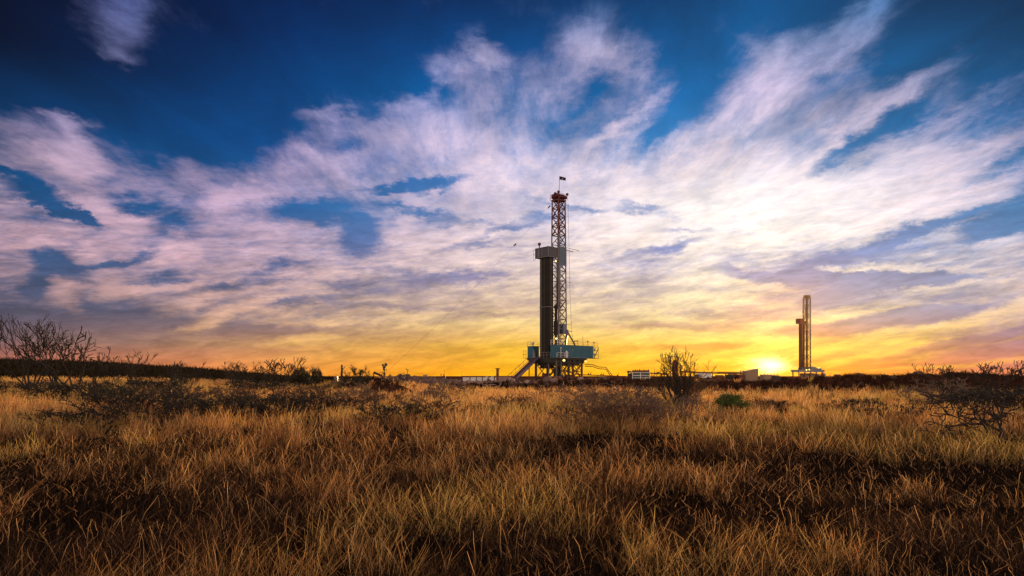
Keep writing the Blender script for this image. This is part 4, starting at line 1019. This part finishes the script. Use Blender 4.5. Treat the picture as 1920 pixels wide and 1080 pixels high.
def grow(seed, h, spread, stems, levels, r0, tip, kids=3, gnarl=.25, upright=.35, lenf=.62, lean=(0, 0)):
    rg = random.Random(seed); out = [[] for _ in range(levels + 1)]; ends = []
    def branch(p, d, ln, r_, lev):
        n = 4; q = p
        rr = r_
        pts = [p]
        for k in range(n):
            d = (d + Vector((rg.gauss(0, gnarl), rg.gauss(0, gnarl), rg.gauss(0, gnarl * .7) + upright * .12))).normalized()
            q2 = q + d * ln / n; r2 = max(tip, rr - (r_ - max(tip, r_ * .45)) / n)
            out[lev].append((tuple(q), tuple(q2), rr, r2)); q = q2; rr = r2; pts.append((q.copy(), d.copy(), rr))
        if lev >= levels: ends.append((q, d)); return
        kk = kids + (1 if rg.random() < .4 else 0)
        for j in range(kk):
            pt, dd, pr_ = pts[rg.choice((2, 3, 4, 4)) if j else 4]
            ax = Vector((rg.gauss(0, 1), rg.gauss(0, 1), rg.gauss(0, .5) + upright)).normalized()
            nd = (dd * 1.0 + ax * rg.uniform(.45, .9)).normalized()
            branch(pt, nd, ln * lenf * rg.uniform(.75, 1.2), max(tip, pr_ * .72), lev + 1)
    tot = sum(lenf ** k for k in range(levels + 1)) * .86
    for s_ in range(stems):
        th = 2 * math.pi * s_ / stems + rg.uniform(-.4, .4); sp_ = rg.uniform(.25, 1) * spread
        d = Vector((math.cos(th) * sp_ + lean[0], math.sin(th) * sp_ * .8 + lean[1], 1)).normalized()
        b0 = Vector((math.cos(th), math.sin(th), 0)) * r0 * 1.6; b0.z = -.12
        branch(b0, d, h / tot * rg.uniform(.8, 1.08) * (1 + .25 * sp_), r0 * rg.uniform(.7, 1.1), 0)
    return out, ends

def leaves_mesh(ends, per, size, spread, seed, m):
    rg = np.random.default_rng(seed); E = np.array([tuple(e_[0]) for e_ in ends]); P = np.repeat(E, per, 0) + rg.normal(0, spread, (len(E) * per, 3))
    N_ = len(P); a_ = rg.normal(0, 1, (N_, 3)); a_ /= np.linalg.norm(a_, axis=1, keepdims=True); b_ = np.cross(a_, rg.normal(0, 1, (N_, 3))); b_ /= np.linalg.norm(b_, axis=1, keepdims=True)
    s_ = size * rg.uniform(.6, 1.4, (N_, 1)); V = np.stack([P - a_ * s_, P + b_ * s_ * .45, P + a_ * s_, P - b_ * s_ * .45], 1).reshape(-1, 3)
    me = mesh_np("foliage", V, np.arange(N_ * 4).reshape(-1, 4)); me.materials.append(m); return me

_shr = {}
def shrub(kind, u, y, h, w, label, cat="shrub", group=None, name="bare_shrub", rot=None, lean=None, dz=0):
    """kind -> cached unit meshes; h scales height, w scales width"""
    if kind not in _shr: _shr[kind] = KINDS_[kind]()
    parts = _shr[kind]
    x = (u - UC) / F * y; z = gz(x, y) + dz
    if h > 50: h = CZ + (VH - h) / F * y - z
    wide = w > 20
    if wide: w = w / F * y
    o = thing(name, (x, y, z), label, cat, group)
    rg = random.Random(int(u * 7 + y)); o.rotation_euler = (0, 0, rg.uniform(0, 6.28) if rot is None else rot)
    for nm, me, sh in parts:
        c_ = bpy.data.objects.new(nm, me); COL.objects.link(c_); c_.parent = o; k_ = w / sh[1] if wide else w / sh[0]; c_.scale = (k_, k_, h / sh[0])
    return o
def mk(seed, barkm, leafm=None, per=4, lsize=.06, lspr=.08, **k):
    def f():
        out, ends = grow(seed, **k); parts = []
        allp = np.array([s_[1] for l_ in out for s_ in l_]); H = (np.percentile(allp[:, 2], 99.3), np.percentile(allp[:, 0], 98.5) - np.percentile(allp[:, 0], 1.5))
        parts.append(("trunk", segs_to_mesh(out[0], "trunk", barkm), H))
        parts.append(("branches", segs_to_mesh([s_ for l_ in out[1:] for s_ in l_], "branches", barkm), H))
        if leafm: parts.append(("foliage", leaves_mesh(ends, per, lsize, lspr, seed, leafm), H))
        return parts
    return f
KINDS_ = {
 'mesq': mk(11, M['bark'], h=4.2, spread=.75, stems=10, levels=4, r0=.075, tip=.016, kids=2, gnarl=.15, upright=.22, lenf=.70),
 'mesq2': mk(23, M['bark'], h=3.0, spread=.9, stems=8, levels=4, r0=.07, tip=.015, kids=2, gnarl=.17, upright=.2, lenf=.68),
 'sap': mk(31, M['bark'], h=3.2, spread=.35, stems=3, levels=3, r0=.06, tip=.02, kids=2, gnarl=.18, upright=.6, lean=(.35, 0)),
 'fan': mk(41, M['bark'], h=2.8, spread=1.1, stems=11, levels=4, r0=.055, tip=.013, kids=2, gnarl=.13, upright=.38, lenf=.66),
 'gnarl': mk(57, M['bark'], h=2.2, spread=1.3, stems=7, levels=4, r0=.055, tip=.015, kids=2, gnarl=.24, upright=.3),
 'leafy': mk(63, M['bark'], M['leafd'], 12, .07, .13, h=2.0, spread=1.0, stems=8, levels=3, r0=.05, tip=.014, kids=3, gnarl=.25),
 'semi': mk(71, M['bark'], M['leafd'], 2, .045, .10, h=2.2, spread=.85, stems=6, levels=4, r0=.05, tip=.013, kids=3, gnarl=.25, upright=.4, lenf=.6),
 'multi': mk(83, M['bark'], M['leafd'], 1, .035, .12, h=3.0, spread=.8, stems=13, levels=4, r0=.13, tip=.009, kids=2, gnarl=.16, upright=.55, lenf=.66),
 'brushA': mk(91, M['bark2'], h=1.0, spread=1.3, stems=20, levels=4, r0=.022, tip=.0065, kids=2, gnarl=.26, upright=.3, lenf=.62),
 'brushB': mk(97, M['bark3'], h=1.0, spread=1.5, stems=20, levels=4, r0=.024, tip=.0065, kids=2, gnarl=.30, upright=.2, lenf=.6),
 'brushC': mk(103, M['bark'], M['leafd'], 2, .02, .05, h=1.0, spread=1.4, stems=20, levels=4, r0=.024, tip=.007, kids=2, gnarl=.28, upright=.25, lenf=.6),
 'olive': mk(131, M['bark3'], M['leafo'], 2, .022, .07, h=2.0, spread=1.2, stems=16, levels=4, r0=.03, tip=.006, kids=3, gnarl=.2, upright=.3, lenf=.62),
 'green': mk(109, M['bark3'], M['leafg'], 14, .022, .05, h=.8, spread=1.1, stems=14, levels=3, r0=.012, tip=.004, kids=3, gnarl=.2, upright=.4),
 'black': mk(117, M['bark'], h=1.3, spread=1.6, stems=7, levels=4, r0=.062, tip=.011, kids=2, gnarl=.32, upright=.15, lenf=.7),
}
MSQ = "bare mesquite shrubs on the skyline"
for a_ in [
 ('mesq', 58, 42, 594, 120, "tallest bare mesquite with many upright stems, left end of the skyline"),
 ('mesq2', 106, 44, 608, 115, "bare mesquite just right of the tallest one, merging with its branches"),
 ('sap', 140, 41, 618, 110, "slender leaning bare sapling right of the two tallest mesquites"),
 ('gnarl', 166, 46, 650, 60, "small bare shrub between the leaning sapling and the left pump jack"),
 ('gnarl', 212, 47, 670, 60, "low bare shrub just right of the left pump jack"),
 ('mesq2', 244, 46, 661, 80, "gnarled bare shrub with one arm rising right, left of the far utility poles"),
 ('semi', 325, 52, 680, 50, "low shrub with a dark leaf clump, right of the farthest utility pole"),
 ('gnarl', 350, 50, 679, 60, "bare twiggy shrub just right of the leaf clumped one on the skyline"),
 ('fan', 445, 60, 678, 85, "left half of the wide fan shaped pair of bare shrubs"),
 ('fan', 510, 57, 671, 105, "tallest fan shaped bare shrub, left of the dark leafy bushes"),
 ('leafy', 563, 66, 693, 44, "dark leafy bush touching the tallest fan shaped shrub"),
 ('leafy', 588, 68, 692, 36, "dark leafy bush, right one of the leafy pair before the white shed"),
 ('gnarl', 656, 66, 689, 42, "small bare tree right of the shaggy wooden post"),
 ('semi', 682, 64, 687, 42, "round crowned bare tree on the left slope of the mound"),
 ('gnarl', 738, 60, 692, 50, "sparse bare shrub on the mound right of the disc headed pole"),
 ('multi', 1276, 33, 655, 100, "large many stemmed mesquite before the gas separator"),
 ('fan', 1776, 52, 682, 80, "left one of the two fan shaped bare shrubs above the right bank"),
 ('fan', 1848, 50, 678, 110, "taller right one of the two fan shaped bare shrubs above the right bank"),
]: shrub(*a_, group=MSQ)
shrub('black', 1890, 15.5, 1.2, 250, "low spreading bare black shrub with crooked limbs at the right edge", rot=2.0)
shrub('black', 1812, 22, 1.0, 150, "crooked dark shrub left of the low spreading black one at the right edge", rot=.7)
shrub('green', 1367, 27, .82, 1.0, "small round green bush alone in the golden grass right of the many stemmed mesquite", "bush", name="green_bush")
BR = "low twiggy brush in the grass"
for a_ in [
 ('brushC', 205, 27, .95, 1.2, "dark brush clump nearest below the left pump jack"),
 ('brushC', 262, 23, 1.0, 1.4, "broad dark brush clump in the left field, nearest the camera"),
 ('brushB', 330, 25, .95, 1.3, "dark brush clump in the left field right of the broad nearest one"),
 ('brushC', 392, 22, .85, 1.2, "dark brush clump in the middle of the left field's dark row"),
 ('brushB', 455, 27, .95, 1.2, "tangled brush clump below the left fan shaped shrub"),
 ('brushC', 520, 25, .9, 1.3, "dark brush clump below the tallest fan shaped shrub"),
 ('brushB', 570, 34, 1.1, 1.3, "brush clump below the dark leafy bushes"),
 ('brushC', 130, 33, 1.0, 1.5, "dark brush clump at the foot of the tallest mesquite"),
 ('brushC', 40, 36, .9, 1.5, "dark brush clump at the left edge of the field"),
 ('brushC', 290, 38, 1.1, 1.7, "far dark brush clump below the far utility poles"),
 ('brushC', 480, 46, 1.0, 2.0, "far dark brush clump at the foot of the fan shaped shrubs"),
 ('brushA', 668, 36, 1.1, 1.4, "grey brown brush clump in front of the mound with the angled pipe"),
 ('brushB', 716, 31, .8, 1.1, "reddish brush clump in front of the small black dirt heap"),
 ('brushA', 850, 44, 1.2, 1.6, "grey brown brush clump left of the orange grass before the ramp"),
 ('brushA', 815, 38, 1.0, 1.4, "grey brown brush clump below the small red tank"),
 ('brushB', 806, 24, .7, 1.0, "small reddish brush clump in the open grass below the red tank"),
 ('brushA', 1050, 40, .95, 1.6, "grey twiggy brush clump straight below the large rig"),
 ('brushA', 1098, 33, 1.05, 1.5, "grey twiggy brush clump below the flow line"),
 ('brushA', 1140, 27, .95, 1.3, "grey brush clump left of the tangled pair near the mesquite"),
 ('brushB', 1120, 21, .75, 1.1, "reddish brush clump nearest the camera in the central thicket"),
 ('brushA', 1180, 34, 1.15, 1.6, "grey brush clump below the generator skid"),
 ('brushA', 1205, 25, 1.0, 1.3, "tall grey tangled brush clump left of the many stemmed mesquite"),
 ('brushB', 1178, 20, .8, 1.1, "dark tangled brush clump before the tall grey one"),
 ('brushA', 1236, 22, .85, 1.0, "grey brush clump at the left foot of the many stemmed mesquite"),
 ('brushA', 1300, 30, .8, 1.0, "thin brush clump at the right foot of the many stemmed mesquite"),
 ('olive', 1284, 34.5, 701, 120, "dense olive brown undergrowth around the many stemmed mesquite's stems"),
 ('brushC', 1442, 32, .5, .7, "very small dark brush in the golden grass below the white tank"),
 ('brushC', 1610, 30, .55, .8, "small dark brush in the golden grass below the pale boulder"),
 ('brushA', 1738, 38, 1.15, 1.6, "grey brush clump below the left fan shaped shrub on the right"),
 ('brushA', 1790, 33, 1.2, 1.8, "broad grey brush clump behind the crooked dark shrub"),
 ('brushC', 1850, 29, 1.1, 1.6, "dark brush clump between the crooked and the low spreading black shrubs"),
 ('brushC', 1905, 33, 1.1, 1.6, "dark brush clump at the right edge of the field"),
 ('brushC', 1548, 27, .45, .6, "small dark brush left of the small dark one below the pale boulder"),
 ('brushC', 1655, 21, .45, .7, "flat dark brush in the golden grass nearest the camera on the right"),
 ('brushB', 960, 30, .6, .9, "reddish brush clump in the orange grass below the ramp foot"),
 ('brushC', 735, 22, .7, .9, "dark brush clump in the open grass below the disc headed pole"),
 ('brushC', 620, 28, .8, 1.1, "dark brush clump below the white shed"),
 ('brushC', 160, 20, .7, 1.0, "dark brush clump in the left field nearest the left edge"),
 ('brushC', 1700, 25, .6, .9, "low dark brush in the grass right of the small dark brush"),
]: shrub(*(a_[:3] + ((a_[3] * 1.15, a_[4] * 1.55) if a_[3] < 50 else a_[3:5]) + a_[5:]), group=BR, cat="bush", name="twiggy_bush")

# ------------------------------------------------------------------ rocks, hose, scraps
def rock_mesh(seed, name, m, n=10):
    rg = random.Random(seed); mb = MB(); mb.ball((0, 0, 0), 1, n)
    me = bpy.data.meshes.new(name); ph = [rg.uniform(0, 6) for _ in range(6)]
    vs = []
    for x, y, z in mb.v:
        k = 1 + .22 * math.sin(3 * x + ph[0]) * math.sin(4 * y + ph[1]) + .14 * math.sin(7 * z + ph[2] + 5 * x) + .08 * math.sin(11 * y + ph[3])
        vs.append((x * k, y * k, z * k * .7))
    me.from_pydata(vs, [], mb.f); me.materials.append(m); return me
rk = [rock_mesh(k, "rock", M['rock'], 8) for k in range(4)]
x = (1611 - UC) / F * 78; o = bpy.data.objects.new("boulder", rock_mesh(9, "boulder", M['whiterock'], 16)); COL.objects.link(o)
o.location = (x, 78, at(1611, 715, 78).z); o.scale = (.88, .7, .55); tag(o, "large pale boulder on the dark bank right of the distant rig", "boulder")
for k, (uu, yy, s_, lab) in enumerate([
   (962, 84, .26, "pale rock at the foot of the large rig's ramp"), (1052, 80, .22, "pale rock on the bank crest right below the substructure"),
   (1004, 79, .16, "small pale rock on the bank below the ramp"), (975, 76, .15, "small pale rock left on the bank face under the ramp foot"),
   (1683, 88, .30, "pale rock on the rubble right of the boulder"), (1662, 86, .22, "pale rock just left of the rubble's highest point"),
   (1638, 90, .25, "pale rock between the boulder and the rubble heap"), (1885, 82, .2, "pale rock on the rubble near the right pump jack")]):
    x = (uu - UC) / F * yy; o = bpy.data.objects.new("rock", rk[k % 4]); COL.objects.link(o)
    o.location = (x, yy, gz(x, yy) + s_ * .3); o.scale = (s_ * 1.3, s_, s_); o.rotation_euler = (0, 0, k * 1.3); tag(o, lab, "rock", "pale rocks on the dirt bank")
for uu, yy, lab in ((1153.5, 62, "white scrap of litter on the dark bank below the flow line"), (1231, 52, "brighter white scrap of litter left of the many stemmed mesquite"), (1435, 40, "white scrap of litter in the grass below the sun")):
    x = (uu - UC) / F * yy; z = gz(x, yy); rg = random.Random(int(uu)); n = 5; vs = []; fs = []
    for i_ in range(n):
        for k in range(n): vs.append((x + (i_ - 2) * .045, yy + (k - 2) * .03 + rg.uniform(-.02, .02), z + .32 + k * .035 + rg.uniform(-.03, .03)))
    fs = [(i_ * n + k, (i_ + 1) * n + k, (i_ + 1) * n + k + 1, i_ * n + k + 1) for i_ in range(n - 1) for k in range(n - 1)]
    o = MB().add(vs, fs).build("litter_scrap", M['white'], None, loc=(x, yy, z)); o.modifiers.new("thick", 'SOLIDIFY').thickness = .01
    tag(o, lab, "litter", "white litter scraps")
pts = []
for uu, yy in ((900, 77), (906, 75.6), (914, 74.8), (924, 75.2), (934, 75.6), (940, 74.6), (936, 73.4), (928, 72.8), (924, 72.6)):
    x = (uu - UC) / F * yy; pts.append(Vector((x, yy, gz(x, yy) + .10)))
mb = MB(); mb.path(pts, .075, 6); tag(mb.build("hose", M['hose'], None, loc=pts[0]), "pale hose curling over the dark dirt left of the ramp", "hose")
# loose rubble over the dirt
rg = np.random.default_rng(5)
N0 = 26000
ux = rg.uniform(620, 1960, N0); yy = rg.uniform(60, 130, N0); xx = (ux - UC) / F * yy
z_, d_, p_, s_ = ground(xx, yy)
keep = (rg.uniform(0, 1, N0) < (p_ * .55 + d_ * .06)); xx, yy, z_, p_ = xx[keep], yy[keep], z_[keep], p_[keep]
n = len(xx); sz_ = rg.lognormal(-2.45, .65, n)
cube = np.array([[-1, -1, -.6], [1, -1, -.6], [1, 1, -.6], [-1, 1, -.6], [-.7, -.8, .7], [.8, -.6, .6], [.6, .8, .8], [-.8, .7, .5]])
V = cube[None] * sz_[:, None, None] * rg.uniform(.6, 1.35, (n, 8, 3)); th = rg.uniform(0, 6.28, n); c_, s2 = np.cos(th)[:, None], np.sin(th)[:, None]
V = np.stack([V[..., 0] * c_ - V[..., 1] * s2, V[..., 0] * s2 + V[..., 1] * c_, V[..., 2]], -1) + np.stack([xx, yy, z_ + sz_ * .2], 1)[:, None]
fq = np.array([[3, 2, 1, 0], [4, 5, 6, 7], [0, 1, 5, 4], [1, 2, 6, 5], [2, 3, 7, 6], [3, 0, 4, 7]])
Q = (fq[None] + (np.arange(n) * 8)[:, None, None]).reshape(-1, 4)
cc = np.array([[.30, .20, .16]]) * rg.uniform(.4, 1.5, (n, 1)) * np.where(p_[:, None] > .3, 1, .28)
me = mesh_np("rubble", V.reshape(-1, 3), Q, {"Col": np.repeat(cc, 8, 0)}); me.materials.append(attr_mat("rubble_stone", .95, 0, .1))
o = bpy.data.objects.new("rubble", me); COL.objects.link(o); tag(o, "loose pale rubble and clods scattered over the bulldozed dirt", "rubble", kind="stuff")

# ------------------------------------------------------------------ grass and ground cover
gmat = attr_mat("dry_grass_blade", .6, .40, .12)
def blades(n, base_, H, phi, lean, droop, W, seg, col, seed, seed_head=None, wob=.0):
    rg = np.random.default_rng(seed); t = np.linspace(0, 1, seg + 1)[None, :]
    out = lean[:, None] * t + droop[:, None] * t ** 2.2
    px = base_[:, 0:1] + np.cos(phi)[:, None] * out * H[:, None]; py = base_[:, 1:2] + np.sin(phi)[:, None] * out * H[:, None]
    pz = base_[:, 2:3] + H[:, None] * (t - .45 * np.abs(droop)[:, None] * t ** 2.4)
    if wob: px = px + rg.normal(0, wob, px.shape) * t; py = py + rg.normal(0, wob, py.shape) * t
    prof = (1 - .75 * t ** 1.4)
    if seed_head is not None: prof = prof + seed_head[:, None] * np.exp(-((t - .86) / .13) ** 2) * 0.9
    w = W[:, None] * prof / 2
    wa = rg.uniform(-.9, .9, n)[:, None]      # facing
    C, S_ = np.cos(wa), np.sin(wa)
    A = np.stack([px - C * w, py - S_ * w, pz], -1); B = np.stack([px + C * w, py + S_ * w, pz], -1)
    V = np.stack([A, B], 2).reshape(n, -1, 3)                          # n,(seg+1)*2,3
    k = np.arange(seg); q = np.stack([2 * k, 2 * k + 1, 2 * k + 3, 2 * k + 2], 1)
    Q = (q[None] + (np.arange(n) * (seg + 1) * 2)[:, None, None]).reshape(-1, 4)
    Cc = np.repeat(col[:, None, :], (seg + 1) * 2, 1)
    return V.reshape(-1, 3), Q, Cc.reshape(-1, 3)

rg = np.random.default_rng(77)
VV, QQ, CC = [], [], []; off = 0
def put(V, Q, C):
    global off
    VV.append(V.astype(np.float32)); QQ.append((Q + off).astype(np.int32)); CC.append(C.astype(np.float32)); off += len(V)
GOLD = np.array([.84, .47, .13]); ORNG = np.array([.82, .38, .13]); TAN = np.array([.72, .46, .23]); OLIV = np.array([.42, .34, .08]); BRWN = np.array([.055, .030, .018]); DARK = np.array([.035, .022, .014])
def field(y0, y1, clumps_m2, K, seg, wmin, seed):
    r_ = np.random.default_rng(seed); half = 0.92
    n = int(clumps_m2 * half * (y1 ** 2 - y0 ** 2)); yy = np.sqrt(r_.uniform(y0 ** 2, y1 ** 2, n)); xx = r_.uniform(-half, half, n) * yy
    z_, d_, p_, s_ = ground(xx, yy)
    pn = fbm(xx / 2.6, yy / 2.6, 101, 3); pn2 = fbm(xx / 9.0, yy / 9.0, 55, 3); pl_ = fbm(xx / .7, yy / .7, 140, 2)
    nr = 1 - sst(yy, 8, 20); thick = sst(.34 * pn + .22 * pn2 + .44 * pl_ - .040 * nr, .48, .545)
    keep = r_.uniform(0, 1, n) < (thick * .93 + .07) * (1 - np.clip(d_ * 1.4 + p_, 0, .97)) * (1 - .9 * s_)
    xx, yy, z_, thick, pn, pn2 = [q[keep] for q in (xx, yy, z_, thick, pn, pn2)]; n = len(xx)
    hue = fbm(xx / 4.0 + 40, yy / 4.0, 201, 3); hue2 = fbm(xx / 6.0 + 9, yy / 6.0, 301, 3); r1 = r_.uniform(0, 1, n)
    k1 = sst(hue, .44, .72)[:, None]; base_c = GOLD * k1 + ORNG * (1 - k1)
    k2 = (sst(hue2, .55, .68) * .7)[:, None]; base_c = base_c * (1 - k2) + OLIV * k2
    k3 = (sst(r1, .75, 1) * .6)[:, None]; base_c = base_c * (1 - k3) + TAN * k3
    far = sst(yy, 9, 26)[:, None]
    dk = (sst(fbm(xx / 1.3, yy / 1.3, 404, 3) + .05 * (1 - sst(yy, 8, 20)), .46, .60) * .93)[:, None] * (1 - .78 * far); base_c = base_c * (1 - dk) + BRWN * dk  # clumps turn browner toward the camera, vignette shade put into the colour
    hc = r_.uniform(.14, .46, n) * (.6 + .6 * thick) * (.7 + .6 * pn2) * (.56 + .62 * sst(yy, 6, 22))
    leanang = r_.uniform(0, 6.28, n); leanmag = r_.uniform(0, .65, n) * (1 - .6 * sst(yy, 12, 25))
    kk = np.maximum(3, (K * r_.uniform(.5, 1.5, n) * (.5 + .5 * thick)).astype(int)); idx = np.repeat(np.arange(n), kk); m_ = len(idx)
    rad_ = r_.uniform(0, 1, m_) ** .7 * r_.uniform(.05, .17, n)[idx] * (1 + yy[idx] / 60); th = r_.uniform(0, 6.28, m_)
    bx = xx[idx] + rad_ * np.cos(th); by = yy[idx] + rad_ * np.sin(th); bz = z_[idx] - .02
    H = hc[idx] * r_.uniform(.4, 1.3, m_)
    phi = th + r_.normal(0, .7, m_); out = r_.uniform(.05, .6, m_) * (1 - .5 * sst(yy[idx], 12, 25))
    dx = np.cos(phi) * out + np.cos(leanang[idx]) * leanmag[idx]; dy = np.sin(phi) * out + np.sin(leanang[idx]) * leanmag[idx]
    phi = np.arctan2(dy, dx); lean = np.hypot(dx, dy); droop = r_.exponential(.20, m_).clip(0, 1.3)
    W = np.maximum(wmin, .00048 * yy[idx]) * r_.uniform(.6, 1.35, m_)
    fk = (.62 - .50 * sst(yy[idx], 8, 30))[:, None]; col = base_c[idx] * np.where(r_.uniform(0, 1, (m_, 1)) < fk, r_.uniform(.03, .18, (m_, 1)), r_.uniform(.7, 1.65, (m_, 1))) * (1 + r_.normal(0, .05, (m_, 3)))  # more near blades blackened, vignette darkening painted into their colour
    sh = (r_.uniform(0, 1, m_) < .4).astype(float) * r_.uniform(.5, 1.6, m_)
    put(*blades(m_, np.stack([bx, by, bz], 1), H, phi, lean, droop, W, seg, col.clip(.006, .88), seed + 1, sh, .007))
    # tall stray stems
    ns = int(n * .5); ii = r_.integers(0, n, ns); bs = np.stack([xx[ii] + r_.normal(0, .15, ns), yy[ii] + r_.normal(0, .15, ns), z_[ii] - .02], 1)
    Hs = r_.uniform(.3, .62, ns) * (.7 + .4 * thick[ii]) * (.6 + .5 * sst(yy[ii], 6, 22)); cs = (TAN * .6 + GOLD * .4)[None] * r_.uniform(.6, 1.35, (ns, 1))
    put(*blades(ns, bs, Hs, r_.uniform(0, 6.28, ns), r_.uniform(.02, .35, ns), r_.exponential(.3, ns).clip(0, 1.2), np.maximum(wmin, .0005 * bs[:, 1]) * r_.uniform(.7, 1.3, ns), max(seg, 4), cs, seed + 2, np.ones(ns) * 1.2, .008))
    # broken stems lying across the sward
    nl = int(clumps_m2 * half * (y1 ** 2 - y0 ** 2) * 1.7); yl = np.sqrt(r_.uniform(y0 ** 2, y1 ** 2, nl)); xl = r_.uniform(-half, half, nl) * yl
    zl_, dl, pl2, sl = ground(xl, yl); kl = (dl < .3) & (pl2 < .3) & (sl < .3) & (r_.uniform(0, 1, nl) < (.6 + .4 * sst(fbm(xl / .9, yl / .9, 77, 2), .4, .6))); xl, yl, zl_ = xl[kl], yl[kl], zl_[kl]; nl = len(xl)
    if y1 < 30:
        put(*blades(nl, np.stack([xl, yl, zl_ + r_.uniform(0, .22, nl)], 1), r_.uniform(.03, .17, nl), r_.uniform(0, 6.28, nl), r_.uniform(.2, 1.7, nl), r_.normal(0, .4, nl), np.maximum(wmin * .8, .0005 * yl) * r_.uniform(.6, 1.3, nl), 3, (TAN * .55 + ORNG * .45)[None] * r_.uniform(.08, 1.1, (nl, 1)), seed + 5, None, .02))
    # dark weeds and dead stalks low in the sward
    nd = int(clumps_m2 * half * (y1 ** 2 - y0 ** 2) * .6); yd = np.sqrt(r_.uniform(y0 ** 2, y1 ** 2, nd)); xd = r_.uniform(-half, half, nd) * yd
    zd, dd, pd, sd_ = ground(xd, yd); kd = np.repeat(np.arange(nd), max(4, K // 3)); md = len(kd)
    bs = np.stack([xd[kd] + r_.normal(0, .12, md), yd[kd] + r_.normal(0, .12, md), zd[kd] - .02], 1)
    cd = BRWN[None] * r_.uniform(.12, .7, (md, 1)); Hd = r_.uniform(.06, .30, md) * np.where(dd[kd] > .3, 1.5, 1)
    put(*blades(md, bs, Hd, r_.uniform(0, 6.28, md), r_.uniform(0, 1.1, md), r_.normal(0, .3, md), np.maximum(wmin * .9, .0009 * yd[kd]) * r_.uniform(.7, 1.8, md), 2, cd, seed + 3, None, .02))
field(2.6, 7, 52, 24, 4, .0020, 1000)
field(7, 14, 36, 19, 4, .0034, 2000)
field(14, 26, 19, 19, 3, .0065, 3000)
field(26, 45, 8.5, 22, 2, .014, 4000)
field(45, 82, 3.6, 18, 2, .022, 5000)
V = np.concatenate(VV); Q = np.concatenate(QQ); C = np.concatenate(CC)
print("grass verts", len(V), "faces", len(Q))
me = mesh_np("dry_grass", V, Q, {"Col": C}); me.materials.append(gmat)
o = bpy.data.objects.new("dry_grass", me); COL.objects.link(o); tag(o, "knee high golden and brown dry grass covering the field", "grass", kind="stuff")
del VV, QQ, CC, V, Q, C

# far scrub along the ridge and rough brush on the bank
def scrub(name, label, n0, ur, yr, weight, col, hh, W, seed, dens=16):
    r_ = np.random.default_rng(seed); yy = r_.uniform(*yr, n0); uu = r_.uniform(*ur, n0); xx = (uu - UC) / F * yy
    g_ = ground(xx, yy); k = r_.uniform(0, 1, n0) < weight(g_, uu, yy, xx); xx, yy, z_ = xx[k], yy[k], g_[0][k]; n = len(xx)
    hh_ = r_.uniform(*hh, n) * (.5 + 1.0 * fbm(xx / 9, yy / 9, 77, 2)); idx = np.repeat(np.arange(n), dens); m_ = len(idx); th = r_.uniform(0, 6.28, m_)
    rad_ = r_.uniform(0, 1, m_) * hh_[idx] * .5
    b_ = np.stack([xx[idx] + rad_ * np.cos(th), yy[idx] + rad_ * np.sin(th), z_[idx] - .05], 1)
    c_ = np.array(col)[None] * r_.uniform(.4, 1.5, (n, 1))[idx] * r_.uniform(.7, 1.3, (m_, 1))
    V, Q, C = blades(m_, b_, hh_[idx] * r_.uniform(.4, 1.1, m_), th, r_.uniform(.1, 1.1, m_), r_.normal(0, .2, m_), W * r_.uniform(.5, 1.6, m_) * yy[idx] / 100, 2, c_, seed, None, .04)
    me = mesh_np(name, V, Q, {"Col": C}); me.materials.append(smat)
    o = bpy.data.objects.new(name, me); COL.objects.link(o); tag(o, label, "brush", kind="stuff")
smat = attr_mat("dead_brush", .9, .15, .02)
scrub("ridge_scrub", "dark distant scrub covering the low ridge on the left skyline", 14000, (-250, 700), (86, 260),
      lambda g_, u_, y_, x_: g_[3] * .9, (.026, .021, .013), (.3, 1.7), .11, 31, 14)
scrub("bank_brush", "rough dark dead brush covering the bulldozed dirt bank", 26000, (700, 2100), (55, 84),
      lambda g_, u_, y_, x_: g_[1] * .8 * (1 - g_[2]) * (.35 + .65 * (u_ > 1150)), (.075, .033, .020), (.12, .48), .055, 37, 10)


# ------------------------------------------------------------------ thin evening haze, added to imitate lens glare round the sun
hm = bpy.data.materials.new("haze_air"); hm.use_nodes = True
ht = hm.node_tree; ht.nodes.clear(); ho_ = ht.nodes.new("ShaderNodeOutputMaterial"); pv = ht.nodes.new("ShaderNodeVolumePrincipled")
pv.inputs['Color'].default_value = (1.0, .45, .14, 1); pv.inputs['Density'].default_value = .0000035; pv.inputs['Anisotropy'].default_value = .94
ht.links.new(pv.outputs[0], ho_.inputs['Volume'])
ho = MB().box((-900, -40, -3), (900, 1200, 62)).build("haze", hm, None, loc=(0, 0, 0)); ho["kind"] = "stuff"
